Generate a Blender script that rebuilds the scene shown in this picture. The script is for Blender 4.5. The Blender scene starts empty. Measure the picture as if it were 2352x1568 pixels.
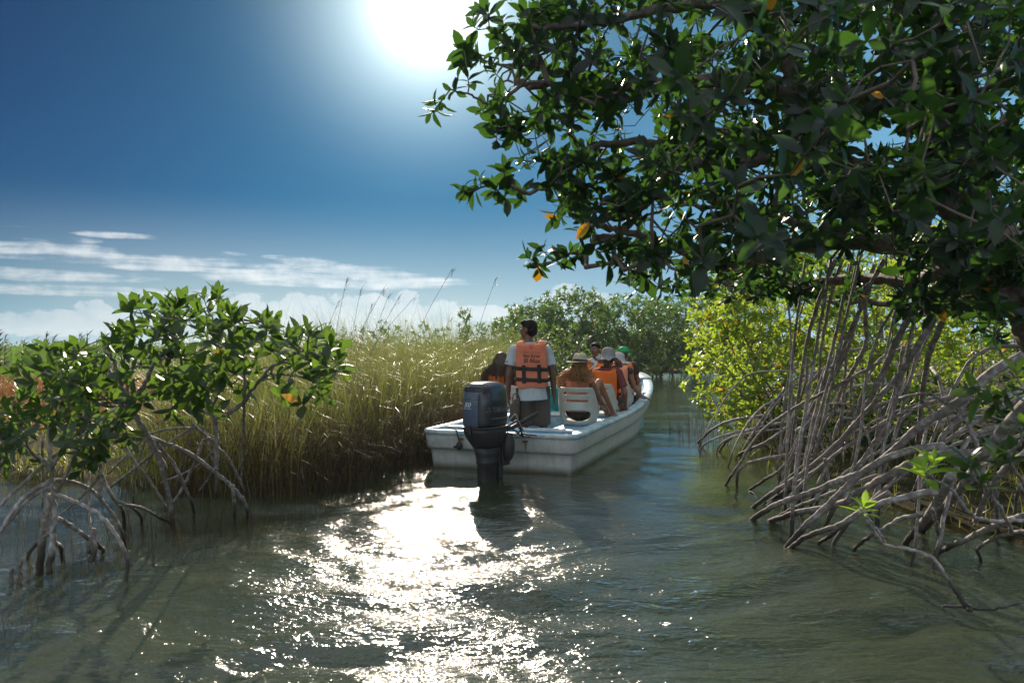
import bpy, math, random
import numpy as np
from mathutils import Vector, Matrix, Quaternion, noise as mnoise

R = math.radians
C = bpy.context.scene.collection
scene = bpy.context.scene
rng = np.random.default_rng(7)
random.seed(7)

# ------------------------------------------------------------------ camera
CAM_Z = 1.4
F = 1830.0          # focal length in pixels of a 2352 px wide picture
HOR = 790.0         # horizon row in that picture
cam = bpy.data.cameras.new('camera')
cam.sensor_width = 36.0
cam.lens = 36.0 * F / 2352.0
cam.clip_start = 0.05
cam.clip_end = 5000
cam.shift_y = (HOR - 784.0) / 2352.0
cam.dof.use_dof = True
cam.dof.focus_distance = 9.0
cam.dof.aperture_fstop = 3.6
cam_o = bpy.data.objects.new('camera', cam)
cam_o.location = (0, 0, CAM_Z)
cam_o.rotation_euler = (R(90), 0, 0)
C.objects.link(cam_o)
scene.camera = cam_o

# ------------------------------------------------------------------ sky and sun
SUN_EL = 23.0
SUN_AZ = -6.0       # degrees to the left of straight ahead (+Y)
world = bpy.data.worlds.new('World')
scene.world = world
world.use_nodes = True
wt = world.node_tree
wt.nodes.clear()

class NT:
    """small helper for writing node trees"""
    def __init__(s, tree): s.t = tree
    def n(s, kind, **kw):
        nd = s.t.nodes.new(kind)
        for k, v in kw.items():
            if k == 'inp':
                for a, b in v.items():
                    if isinstance(b, bpy.types.NodeSocket): s.t.links.new(b, nd.inputs[a])
                    else: nd.inputs[a].default_value = b
            else: setattr(nd, k, v)
        return nd
    def m(s, op, a, b=None, c=None, clamp=False):
        nd = s.t.nodes.new('ShaderNodeMath'); nd.operation = op; nd.use_clamp = clamp
        for i, v in enumerate((a, b, c)):
            if v is None: continue
            if isinstance(v, bpy.types.NodeSocket): s.t.links.new(v, nd.inputs[i])
            else: nd.inputs[i].default_value = v
        return nd.outputs[0]
    def mix(s, fac, a, b, mode='MIX'):
        nd = s.t.nodes.new('ShaderNodeMix'); nd.data_type = 'RGBA'; nd.blend_type = mode
        for i, v in ((0, fac), (6, a), (7, b)):
            if isinstance(v, bpy.types.NodeSocket): s.t.links.new(v, nd.inputs[i])
            else: nd.inputs[i].default_value = v if i == 0 else (*v[:3], 1)
        return nd.outputs[2]
    def ramp(s, fac, stops):
        nd = s.t.nodes.new('ShaderNodeValToRGB')
        s.t.links.new(fac, nd.inputs[0])
        e = nd.color_ramp.elements
        while len(e) > 1: e.remove(e[-1])
        e[0].position = stops[0][0]; e[0].color = (*stops[0][1], 1)
        for p, c in stops[1:]:
            x = e.new(p); x.color = (*c, 1)
        return nd.outputs[0]
    def mr(s, v, a, b, c=0.0, d=1.0, smooth=True):
        nd = s.t.nodes.new('ShaderNodeMapRange')
        nd.interpolation_type = 'SMOOTHSTEP' if smooth else 'LINEAR'
        s.t.links.new(v, nd.inputs[0])
        for i, x in ((1, a), (2, b), (3, c), (4, d)): nd.inputs[i].default_value = x
        return nd.outputs[0]
    def link(s, a, b): s.t.links.new(a, b)

sun_dir = Vector((math.sin(R(SUN_AZ)) * math.cos(R(SUN_EL)), math.cos(R(SUN_AZ)) * math.cos(R(SUN_EL)), math.sin(R(SUN_EL))))
w = NT(wt)
sky = w.n('ShaderNodeTexSky', sky_type='NISHITA', sun_disc=False)
sky.sun_elevation = R(SUN_EL)
sky.sun_rotation = R(SUN_AZ)
sky.altitude = 0
sky.air_density = 1.0
sky.dust_density = 0.25
sky.ozone_density = 2.5
tc = w.n('ShaderNodeTexCoord')
dirv = w.n('ShaderNodeVectorMath', operation='NORMALIZE', inp={0: tc.outputs['Generated']}).outputs[0]
dot = w.n('ShaderNodeVectorMath', operation='DOT_PRODUCT', inp={0: dirv, 1: tuple(sun_dir)}).outputs['Value']
dotc = w.m('MAXIMUM', dot, 0.0)
sep = w.n('ShaderNodeSeparateXYZ', inp={0: dirv})
az = w.m('ARCTAN2', sep.outputs[0], sep.outputs[1])
el = w.m('ARCSINE', sep.outputs[2])
# deep tropical blue overhead, paler and greyer towards the horizon
base = w.mix(1.0, sky.outputs[0], (0.001, 0.088, 0.196), 'MULTIPLY')
elev = w.mr(el, R(4), R(27), 0, 1, False)
deep = w.mix(elev, (1.0, 1.12, 1.02), (0.95, 0.50, 0.62))
base = w.mix(1.0, base, deep, 'MULTIPLY')
# darker away from the sun
away = w.mr(dot, 0.72, 0.97, 0.62, 1.0)
awc = w.n('ShaderNodeCombineColor', inp={0: away, 1: away, 2: away}).outputs[0]
base = w.mix(1.0, base, awc, 'MULTIPLY')
hzc = w.mix(w.mr(dot, 0.78, 0.95, 0, 1), (0.8, 2.6, 3.9), (5.5, 6.2, 6.3))
hz = w.m('POWER', w.mr(el, R(-1), R(10.5), 1, 0, False), 1.6)
base = w.mix(w.m('MULTIPLY', hz, 0.95), base, hzc)
# paler, hazier sky towards the right-hand side
rgt = w.m('MULTIPLY', w.mr(az, R(-6), R(26), 0, 1), w.mr(el, R(28), R(10), 0.55, 1))
base = w.mix(w.m('MULTIPLY', rgt, 0.75), base, (1.5, 3.6, 5.4))
# aureole round the sun
g1 = w.m('MULTIPLY', w.m('POWER', dotc, 700.0), 9.0)
g2 = w.m('MULTIPLY', w.m('POWER', dotc, 150.0), 7.5)
g3 = w.m('MULTIPLY', w.m('POWER', dotc, 22.0), 0.75)
gl = w.m('ADD', g1, g2)
glc = w.n('ShaderNodeCombineColor', inp={0: w.m('ADD', w.m('MULTIPLY', g1, 1.0), w.m('MULTIPLY', g2, 0.80)), 1: w.m('MULTIPLY', gl, 0.95), 2: w.m('MULTIPLY', gl, 0.90)}).outputs[0]
base = w.mix(1.0, base, glc, 'ADD')
g3c = w.n('ShaderNodeCombineColor', inp={0: w.m('MULTIPLY', g3, 0.40), 1: g3, 2: w.m('MULTIPLY', g3, 1.05)}).outputs[0]
base = w.mix(1.0, base, g3c, 'ADD')

# clouds: soft streaks and low cumulus, laid out by azimuth and elevation
def cpos(px, py):
    x = (px - 1176) / F; z = (HOR - py) / F
    return math.atan2(x, 1), math.atan2(z, math.hypot(1, x))
def blobmask(px, py, wx, wy, soft=1.0):
    a0, e0 = cpos(px, py)
    dx = w.m('DIVIDE', w.m('SUBTRACT', az, a0), wx / F)
    dy = w.m('DIVIDE', w.m('SUBTRACT', el, e0), wy / F)
    q = w.m('ADD', w.m('MULTIPLY', dx, dx), w.m('MULTIPLY', dy, dy))
    return w.mr(q, 0.0, 1.0 * soft, 1, 0)
cv = w.n('ShaderNodeCombineXYZ', inp={0: w.m('MULTIPLY', az, 8.0), 1: w.m('MULTIPLY', el, 85.0), 2: 0.3}).outputs[0]
n1 = w.n('ShaderNodeTexNoise', inp={'Vector': cv, 'Scale': 1.0, 'Detail': 9.0, 'Roughness': 0.58, 'Distortion': 0.5}).outputs[0]
cv2 = w.n('ShaderNodeCombineXYZ', inp={0: w.m('MULTIPLY', az, 34.0), 1: w.m('MULTIPLY', el, 44.0), 2: 4.1}).outputs[0]
n2 = w.n('ShaderNodeTexNoise', inp={'Vector': cv2, 'Scale': 1.0, 'Detail': 7.0, 'Roughness': 0.6}).outputs[0]
streak = None
for px, py, wx, wy, k in ((90, 572, 260, 20, 1.0), (340, 600, 290, 25, 1.0), (190, 592, 250, 16, .7), (110, 633, 260, 20, .95), (230, 668, 420, 16, .7), (270, 541, 110, 9, .9), (130, 549, 100, 11, .75),
                          (720, 632, 290, 34, 1.1), (860, 648, 260, 22, 1.0), (705, 603, 85, 20, 1.1), (650, 590, 60, 7, .6), (530, 583, 50, 7, .5), (20, 516, 40, 8, .5), (60, 512, 60, 6, .35), (560, 612, 60, 7, .5)):
    b = w.m('MULTIPLY', blobmask(px, py, wx, wy), k)
    streak = b if streak is None else w.m('MAXIMUM', streak, b)
c1 = w.mr(w.m('ADD', w.m('MULTIPLY', w.m('POWER', streak, 0.55), 0.72), w.m('ADD', w.m('MULTIPLY', w.m('SUBTRACT', n1, 0.5), 2.0), w.m('MULTIPLY', w.m('SUBTRACT', n2, 0.5), 0.8))), 0.28, 1.0, 0, 0.92)
c1 = w.m('MULTIPLY', c1, w.mr(streak, 0.0, 0.22, 0, 1))
puff = None
for px, py, wx, wy in ((800, 722, 420, 58), (215, 720, 52, 44), (150, 740, 260, 36), (690, 700, 70, 40), (560, 700, 60, 36), (935, 690, 48, 34), (880, 708, 90, 36), (1300, 666, 52, 22), (1330, 690, 130, 28), (1090, 720, 200, 26)):
    b = blobmask(px, py, wx, wy)
    puff = b if puff is None else w.m('MAXIMUM', puff, b)
c2 = w.mr(w.m('ADD', w.m('MULTIPLY', puff, 0.8), w.m('MULTIPLY', w.m('SUBTRACT', n2, 0.5), 1.9)), 0.30, 0.52, 0, 0.5)
c2 = w.m('MULTIPLY', c2, w.mr(puff, 0.0, 0.3, 0, 1))
cl = w.m('MINIMUM', w.m('MAXIMUM', w.m('MULTIPLY', c1, 0.8), c2), 1.0)
cshade = w.ramp(n2, [(0.3, (4.0, 4.6, 5.1)), (0.7, (6.0, 6.2, 6.2))])
nearsun = w.mr(dot, 0.75, 0.97, 0.72, 1.15)
nsc = w.n('ShaderNodeCombineColor', inp={0: nearsun, 1: nearsun, 2: nearsun}).outputs[0]
cshade = w.mix(1.0, cshade, nsc, 'MULTIPLY')
base = w.mix(cl, base, cshade)
# fill light: unseen white cloud added behind the camera and overhead
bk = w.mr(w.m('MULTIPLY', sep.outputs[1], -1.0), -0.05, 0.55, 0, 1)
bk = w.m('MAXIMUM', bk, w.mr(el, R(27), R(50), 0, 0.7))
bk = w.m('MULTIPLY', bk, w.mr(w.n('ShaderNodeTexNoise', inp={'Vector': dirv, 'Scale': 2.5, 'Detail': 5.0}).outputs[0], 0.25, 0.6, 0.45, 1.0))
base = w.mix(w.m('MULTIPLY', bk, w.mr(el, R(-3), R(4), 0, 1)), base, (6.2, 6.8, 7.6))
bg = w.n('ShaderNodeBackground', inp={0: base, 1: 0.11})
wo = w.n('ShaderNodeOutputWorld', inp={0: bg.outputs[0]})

sun = bpy.data.lights.new('sun', 'SUN')
sun.energy = 5.0
sun.angle = R(0.55)
sun.color = (1.0, 0.85, 0.68)
sun_o = bpy.data.objects.new('sun', sun)
sun_o.location = (-3, 10, 12)
sun_o.rotation_euler = (-sun_dir).to_track_quat('-Z', 'Y').to_euler()
C.objects.link(sun_o)

vs = scene.view_settings
vs.view_transform = 'Standard'
try: vs.look = 'None'
except Exception: pass
vs.exposure = 0.5
vs.gamma = 1.0
vs.use_curve_mapping = False
scene.cycles.use_denoising = True
scene.cycles.max_bounces = 8
scene.cycles.diffuse_bounces = 3
scene.cycles.glossy_bounces = 3
scene.cycles.transmission_bounces = 5
scene.cycles.transparent_max_bounces = 8
scene.cycles.sample_clamp_indirect = 6.0
scene.cycles.caustics_reflective = False
scene.cycles.caustics_refractive = False

# ------------------------------------------------------------------ helpers
def P(px, py, Y):
    """world point seen at picture position px, py at distance Y"""
    return np.array(((px - 1176) / F * Y, Y, CAM_Z - (py - HOR) / F * Y))
def PW(px, py, z=0.0):
    """world point at height z seen at px, py"""
    Y = (CAM_Z - z) * F / (py - HOR)
    return P(px, py, Y)

class MB:
    def __init__(s): s.v = []; s.f = []; s.n = 0
    def add(s, V, Fs):
        V = np.asarray(V, float).reshape(-1, 3)
        for Fa in (Fs if isinstance(Fs, list) else [Fs]):
            Fa = np.asarray(Fa, int)
            if len(Fa): s.f.append(Fa + s.n)
        s.v.append(V); s.n += len(V)
        return s
    def mesh(s, name, smooth=True):
        me = bpy.data.meshes.new(name)
        V = np.concatenate(s.v)
        me.vertices.add(len(V)); me.vertices.foreach_set('co', V.ravel())
        tot = sum(f.size for f in s.f); nf = sum(len(f) for f in s.f)
        me.loops.add(tot); me.polygons.add(nf)
        me.loops.foreach_set('vertex_index', np.concatenate([f.ravel() for f in s.f]))
        sizes = np.concatenate([np.full(len(f), f.shape[1]) for f in s.f])
        st = np.concatenate([[0], np.cumsum(sizes)[:-1]])
        me.polygons.foreach_set('loop_start', st)
        me.polygons.foreach_set('loop_total', sizes)
        me.polygons.foreach_set('use_smooth', np.full(nf, smooth))
        me.update(calc_edges=True)
        me.validate()
        return me
    def build(s, name, mat, parent=None, smooth=True):
        return link(name, s.mesh(name, smooth), mat, parent)

def link(name, me, mat, parent=None):
    o = bpy.data.objects.new(name, me)
    C.objects.link(o)
    if mat is not None:
        me.materials.clear(); me.materials.append(mat)
    if parent is not None: o.parent = parent
    return o
def empty(name, loc=(0, 0, 0), rz=0.0):
    o = bpy.data.objects.new(name, None)
    o.empty_display_size = 0.1
    o.location = loc; o.rotation_euler = (0, 0, rz)
    C.objects.link(o)
    return o
def tag(o, label=None, cat=None, group=None, kind=None):
    if label: o['label'] = label
    if cat: o['category'] = cat
    if group: o['group'] = group
    if kind: o['kind'] = kind
    return o

def catmull(pts, n=6, jit=0.0, rg=None):
    pts = np.asarray(pts, float)
    if len(pts) < 3: 
        t = np.linspace(0, 1, n + 1)[:, None]
        out = pts[0] * (1 - t) + pts[-1] * t
    else:
        p = np.vstack([2 * pts[0] - pts[1], pts, 2 * pts[-1] - pts[-2]])
        out = []
        for i in range(1, len(p) - 2):
            for t in np.linspace(0, 1, n, endpoint=False):
                out.append(0.5 * ((2 * p[i]) + (-p[i-1] + p[i+1]) * t + (2*p[i-1] - 5*p[i] + 4*p[i+1] - p[i+2]) * t*t + (-p[i-1] + 3*p[i] - 3*p[i+1] + p[i+2]) * t**3))
        out.append(pts[-1]); out = np.array(out)
    if jit and rg is not None:
        out[1:-1] += rg.normal(0, jit, (len(out) - 2, 3))
    return out

def tube(pts, rad, k=8, cap=True, rough=0.0, rg=None):
    pts = np.asarray(pts, float); n = len(pts)
    rad = np.broadcast_to(np.asarray(rad, float), (n,))
    T = np.gradient(pts, axis=0)
    T /= np.linalg.norm(T, axis=1)[:, None] + 1e-9
    u = np.cross(T[0], (0.13, 0.31, 0.94)); 
    if np.linalg.norm(u) < 1e-3: u = np.cross(T[0], (1, 0, 0))
    u /= np.linalg.norm(u)
    a = np.linspace(0, 2 * np.pi, k, endpoint=False)
    ca, sa = np.cos(a)[:, None], np.sin(a)[:, None]
    V = np.empty((n, k, 3))
    for i in range(n):
        u = u - T[i] * u.dot(T[i]); u /= np.linalg.norm(u) + 1e-9
        v = np.cross(T[i], u)
        rr = rad[i]
        if rough and rg is not None: rr = rr * (1 + rg.normal(0, rough, (k, 1)))
        V[i] = pts[i] + (ca * u + sa * v) * rr
    i, j = np.meshgrid(np.arange(n - 1), np.arange(k), indexing='ij')
    j2 = (j + 1) % k
    Q = np.stack([i*k + j, i*k + j2, (i+1)*k + j2, (i+1)*k + j], -1).reshape(-1, 4)
    V = V.reshape(-1, 3); Fs = [Q]
    if cap:
        V = np.vstack([V, pts[0], pts[-1]])
        j = np.arange(k); j2 = (j + 1) % k
        Fs.append(np.stack([j2, j, np.full(k, n*k)], -1))
        Fs.append(np.stack([(n-1)*k + j, (n-1)*k + j2, np.full(k, n*k + 1)], -1))
    return V, Fs

def box(c, s, Rm=None):
    c = np.asarray(c, float); h = np.asarray(s, float) / 2
    V = np.array([(x, y, z) for x in (-1, 1) for y in (-1, 1) for z in (-1, 1)], float) * h
    if Rm is not None: V = V @ np.asarray(Rm).T
    Q = [(0,1,3,2), (4,6,7,5), (0,4,5,1), (2,3,7,6), (0,2,6,4), (1,5,7,3)]
    return V + c, np.array(Q)
def bevel(o, wd=0.01, seg=2):
    m = o.modifiers.new('bevel', 'BEVEL'); m.width = wd; m.segments = seg; m.limit_method = 'ANGLE'
    return o
def subsurf(o, n=1):
    m = o.modifiers.new('subsurf', 'SUBSURF'); m.levels = n; m.render_levels = n
    return o
def solidify(o, t, off=0.0):
    m = o.modifiers.new('solidify', 'SOLIDIFY'); m.thickness = t; m.offset = off
    return o
def sphere(c, r, nu=16, nv=10, Rm=None):
    r = np.broadcast_to(np.asarray(r, float), (3,))
    th = np.linspace(0, np.pi, nv + 1)[1:-1]; ph = np.linspace(0, 2*np.pi, nu, endpoint=False)
    V = np.array([(math.sin(t)*math.cos(p), math.sin(t)*math.sin(p), math.cos(t)) for t in th for p in ph])
    V = np.vstack([V, (0, 0, 1), (0, 0, -1)]) * r
    if Rm is not None: V = V @ np.asarray(Rm).T
    n = nv - 1; Q = []
    for i in range(n - 1):
        for j in range(nu):
            Q.append((i*nu + j, (i+1)*nu + j, (i+1)*nu + (j+1) % nu, i*nu + (j+1) % nu))
    T = [(n*nu, j, (j+1) % nu) for j in range(nu)] + [(n*nu+1, (n-1)*nu + (j+1) % nu, (n-1)*nu + j) for j in range(nu)]
    return V + np.asarray(c, float), [np.array(Q), np.array(T)]
def revolve(prof, k=24, c=(0, 0, 0)):
    """prof: list of (r, z); closed by caps when r>0 at the ends"""
    prof = np.asarray(prof, float); n = len(prof)
    a = np.linspace(0, 2*np.pi, k, endpoint=False)
    V = np.stack([prof[:, 0][:, None]*np.cos(a), prof[:, 0][:, None]*np.sin(a), np.repeat(prof[:, 1][:, None], k, 1)], -1).reshape(-1, 3)
    i, j = np.meshgrid(np.arange(n-1), np.arange(k), indexing='ij'); j2 = (j+1) % k
    Q = np.stack([i*k + j, i*k + j2, (i+1)*k + j2, (i+1)*k + j], -1).reshape(-1, 4)
    return V + np.asarray(c, float), Q

def rot_from(z, y=None):
    """rotation matrix whose third column is z and second column is near y"""
    z = np.asarray(z, float); z = z / np.linalg.norm(z)
    y = np.asarray(y if y is not None else (0, 1, 0), float)
    y = y - z * y.dot(z); y /= np.linalg.norm(y) + 1e-9
    x = np.cross(y, z)
    return np.stack([x, y, z], 1)

# ------------------------------------------------------------------ materials
def mat(name, col=(0.5, 0.5, 0.5), rough=0.6, spec=0.5, metal=0.0, noise_amt=0.12, scale=8.0, bump=0.0, bscale=60.0, coat=0.0, col2=None, detail=5):
    m = bpy.data.materials.new(name); m.use_nodes = True
    t = NT(m.node_tree); b = m.node_tree.nodes['Principled BSDF']
    co = t.n('ShaderNodeTexCoord').outputs['Object']
    nz = t.n('ShaderNodeTexNoise', inp={'Vector': co, 'Scale': scale, 'Detail': float(detail), 'Roughness': 0.6}).outputs[0]
    c2 = col2 or tuple(min(1, c * (1 - 2.2 * noise_amt)) for c in col)
    cc = t.ramp(nz, [(0.3, c2), (0.66, col)])
    t.link(cc, b.inputs['Base Color'])
    b.inputs['Roughness'].default_value = rough
    b.inputs['Specular IOR Level'].default_value = spec
    b.inputs['Metallic'].default_value = metal
    b.inputs['Coat Weight'].default_value = coat
    if bump:
        nb = t.n('ShaderNodeTexNoise', inp={'Vector': co, 'Scale': bscale, 'Detail': 4.0}).outputs[0]
        bp = t.n('ShaderNodeBump', inp={'Height': nb, 'Strength': bump, 'Distance': 0.01})
        t.link(bp.outputs[0], b.inputs['Normal'])
    return m

def leaf_mat(name, cols, trans, yellow=0.02, tfac=0.42, rough=0.38, spec=0.5, ycol=(0.5, 0.26, 0.02)):
    """cols: ramp of upper surface colours over leaves; trans: colour of light coming through"""
    m = bpy.data.materials.new(name); m.use_nodes = True
    t = NT(m.node_tree); nt = m.node_tree
    b = nt.nodes['Principled BSDF']; out = nt.nodes['Material Output']
    geo = t.n('ShaderNodeNewGeometry')
    rnd = geo.outputs['Random Per Island']
    k = len(cols)
    c = t.ramp(rnd, [(i / max(1, k - 1) * (1 - yellow), cols[i]) for i in range(k)])
    co = t.n('ShaderNodeTexCoord').outputs['Object']
    nz = t.n('ShaderNodeTexNoise', inp={'Vector': co, 'Scale': 14.0, 'Detail': 3.0}).outputs[0]
    c = t.mix(t.mr(nz, 0.3, 0.75, 0.0, 0.35), c, tuple(x * 0.6 for x in cols[0]))
    yl = t.m('GREATER_THAN', rnd, 1 - yellow)
    c = t.mix(yl, c, ycol)
    tr = t.mix(t.mr(nz, 0.3, 0.7, 0.0, 0.5), trans, tuple(x * 0.65 for x in trans))
    r2 = t.m('FRACT', t.m('MULTIPLY', rnd, 37.7))
    tr = t.mix(t.m('MULTIPLY', r2, 0.55), tr, (trans[0] * 0.45, trans[1] * 0.55, trans[2] * 0.5))
    tr = t.mix(yl, tr, (0.75, 0.38, 0.02))
    t.link(c, b.inputs['Base Color'])
    b.inputs['Roughness'].default_value = rough
    b.inputs['Specular IOR Level'].default_value = spec
    tl = t.n('ShaderNodeBsdfTranslucent', inp={'Color': tr})
    mx = t.n('ShaderNodeMixShader', inp={0: tfac, 1: b.outputs[0], 2: tl.outputs[0]})
    t.link(mx.outputs[0], out.inputs['Surface'])
    return m

def bark_mat(name, c1, c2, c3, wet=True, scale=22.0):
    m = bpy.data.materials.new(name); m.use_nodes = True
    t = NT(m.node_tree); b = m.node_tree.nodes['Principled BSDF']
    geo = t.n('ShaderNodeNewGeometry').outputs['Position']
    nz = t.n('ShaderNodeTexNoise', inp={'Vector': geo, 'Scale': scale, 'Detail': 7.0, 'Roughness': 0.7}).outputs[0]
    nz2 = t.n('ShaderNodeTexNoise', inp={'Vector': geo, 'Scale': scale * 4, 'Detail': 4.0, 'Roughness': 0.7}).outputs[0]
    nz3 = t.n('ShaderNodeTexNoise', inp={'Vector': geo, 'Scale': 3.0, 'Detail': 3.0}).outputs[0]
    c = t.ramp(nz, [(0.3, c1), (0.5, c2), (0.68, c3)])
    c = t.mix(t.mr(nz2, 0.52, 0.66, 0, 0.75), c, tuple(x * 0.35 for x in c1))
    c = t.mix(t.mr(nz3, 0.4, 0.7, 0, 0.5), c, c1)
    if wet:   # dark wet band just above the water line
        z = t.n('ShaderNodeSeparateXYZ', inp={0: geo}).outputs[2]
        wz = t.m('ADD', z, t.m('MULTIPLY', nz3, -0.16))
        c = t.mix(t.mr(wz, 0.02, 0.15, 0.9, 0.0), c, (0.018, 0.012, 0.008))
    t.link(c, b.inputs['Base Color'])
    b.inputs['Roughness'].default_value = 0.72
    bp = t.n('ShaderNodeBump', inp={'Height': nz, 'Strength': 0.8, 'Distance': 0.012})
    t.link(bp.outputs[0], b.inputs['Normal'])
    return m

M = {}
M['bark'] = bark_mat('bark', (0.07, 0.05, 0.04), (0.16, 0.125, 0.10), (0.30, 0.26, 0.23))
M['root'] = bark_mat('root_bark', (0.10, 0.085, 0.07), (0.28, 0.25, 0.23), (0.66, 0.64, 0.62))
M['twig'] = bark_mat('twig_bark', (0.07, 0.055, 0.04), (0.15, 0.12, 0.09), (0.24, 0.20, 0.16), wet=False, scale=40)
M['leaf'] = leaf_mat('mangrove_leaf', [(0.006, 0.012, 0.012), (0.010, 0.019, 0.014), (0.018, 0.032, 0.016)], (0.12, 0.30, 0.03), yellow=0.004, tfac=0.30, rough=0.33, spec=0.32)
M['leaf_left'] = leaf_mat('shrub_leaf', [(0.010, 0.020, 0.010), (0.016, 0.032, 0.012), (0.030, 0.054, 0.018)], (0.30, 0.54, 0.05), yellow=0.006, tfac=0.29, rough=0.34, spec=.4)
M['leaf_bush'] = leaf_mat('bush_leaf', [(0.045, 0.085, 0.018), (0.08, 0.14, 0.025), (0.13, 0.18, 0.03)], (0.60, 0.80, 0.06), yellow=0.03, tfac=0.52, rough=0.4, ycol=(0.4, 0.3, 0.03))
M['leaf_far'] = leaf_mat('far_leaf', [(0.02, 0.035, 0.015), (0.035, 0.055, 0.02), (0.055, 0.075, 0.03)], (0.24, 0.44, 0.05), yellow=0.006, tfac=0.38, rough=0.4, spec=0.4)
M['leaf_young'] = leaf_mat('young_leaf', [(0.14, 0.26, 0.03), (0.22, 0.36, 0.05)], (0.62, 0.92, 0.08), yellow=0.0, tfac=0.5)
M['grass'] = leaf_mat('sawgrass_blade', [(0.035, 0.052, 0.015), (0.06, 0.082, 0.02), (0.11, 0.12, 0.03), (0.24, 0.20, 0.08), (0.10, 0.07, 0.03)], (0.37, 0.41, 0.08), yellow=0.0, tfac=0.42, rough=0.4)
M['grass_dead'] = leaf_mat('dry_blade', [(0.045, 0.028, 0.018), (0.09, 0.055, 0.03), (0.14, 0.09, 0.05)], (0.12, 0.08, 0.03), yellow=0.0, tfac=0.2, rough=0.7, spec=0.15)
M['grass_rust'] = leaf_mat('rust_marsh_blade', [(0.16, 0.065, 0.018), (0.24, 0.10, 0.028), (0.30, 0.16, 0.05)], (0.50, 0.20, 0.04), yellow=0.0, tfac=0.35, rough=0.5)
M['grass_low'] = leaf_mat('low_marsh_blade', [(0.10, 0.11, 0.02), (0.20, 0.17, 0.03), (0.26, 0.20, 0.05)], (0.40, 0.42, 0.06), yellow=0.0, tfac=0.4, rough=0.45)
M['reed'] = leaf_mat('reed_stem', [(0.05, 0.035, 0.02), (0.10, 0.07, 0.035)], (0.16, 0.11, 0.04), yellow=0.0, tfac=0.2, rough=0.5)
# ------------------------------------------------------------------ vegetation builders
def nrmz(v): return v / (np.linalg.norm(v, axis=-1, keepdims=True) + 1e-9)

def leaves(base, d, n, L, W, droop=0.15, nseg=4, fold=0.14):
    base = np.asarray(base, float); N = len(base)
    d = nrmz(d); n = nrmz(n - d * (n * d).sum(1)[:, None]); s_ = np.cross(d, n)
    s = np.linspace(0, 1, nseg + 1)
    if nseg == 4: wp = np.array([0.06, 0.72, 1.0, 0.74, 0.0])
    elif nseg == 3: wp = np.array([0.06, 0.95, 0.85, 0.0])
    elif nseg == 2: wp = np.array([0.1, 1.0, 0.0])
    else: wp = np.sin(np.pi * s ** 0.9) ** 0.7
    L = np.broadcast_to(L, (N,)); W = np.broadcast_to(W, (N,)); dr = np.broadcast_to(droop, (N,))
    ctr = base[:, None] + d[:, None] * (L[:, None] * s)[..., None] - n[:, None] * ((dr * L)[:, None] * s ** 2)[..., None]
    off = s_[:, None] * (0.5 * W[:, None] * wp)[..., None]
    up = n[:, None] * (fold * W[:, None] * wp)[..., None]
    V = np.stack([ctr - off + up, ctr, ctr + off + up], 2)      # N, nseg+1, 3, 3
    k = nseg + 1
    q = []
    for j in range(nseg):
        for c in (0, 1):
            q.append((j*3 + c, (j+1)*3 + c, (j+1)*3 + c + 1, j*3 + c + 1))
    Q = (np.array(q)[None] + (np.arange(N) * k * 3)[:, None, None]).reshape(-1, 4)
    return V.reshape(-1, 3), Q

def rosettes(tips, dirs, rg, nl=(6, 10), L=(0.08, 0.125), wr=0.42, nseg=4, el=(15, 80), spread=0.05, up=0.3):
    """whorls of leaves round each twig tip"""
    B, D, Nn, LL, WW, DR = [], [], [], [], [], []
    for p, a in zip(tips, dirs):
        a = np.asarray(a, float) + (0, 0, up); a /= np.linalg.norm(a)
        Rm = rot_from(a, rg.normal(0, 1, 3))
        k = rg.integers(nl[0], nl[1] + 1)
        ph = rg.uniform(0, 6.28) + np.arange(k) * 2.4 + rg.normal(0, 0.2, k)
        t = (np.arange(k) + rg.uniform(0, 1, k)) / k
        e = np.radians(el[0] + (el[1] - el[0]) * t ** 0.8 + rg.normal(0, 9, k))
        loc = np.stack([np.sin(e)*np.cos(ph), np.sin(e)*np.sin(ph), np.cos(e)], 1)
        d = loc @ Rm.T
        ln = np.stack([-np.cos(e)*np.cos(ph), -np.cos(e)*np.sin(ph), np.sin(e)], 1) + rg.normal(0, 0.25, (k, 3))
        B.append(p - a * (t * spread)[:, None]); D.append(d); Nn.append(ln @ Rm.T)
        l = rg.uniform(L[0] * .8, L[1] * 1.05, k) * (0.62 + 0.38 * t ** 0.5)
        LL.append(l); WW.append(l * wr * rg.uniform(0.85, 1.15, k)); DR.append(rg.uniform(-0.06, 0.42, k))
    return leaves(np.concatenate(B), np.concatenate(D), np.concatenate(Nn), np.concatenate(LL), np.concatenate(WW), np.concatenate(DR), nseg)

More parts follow.
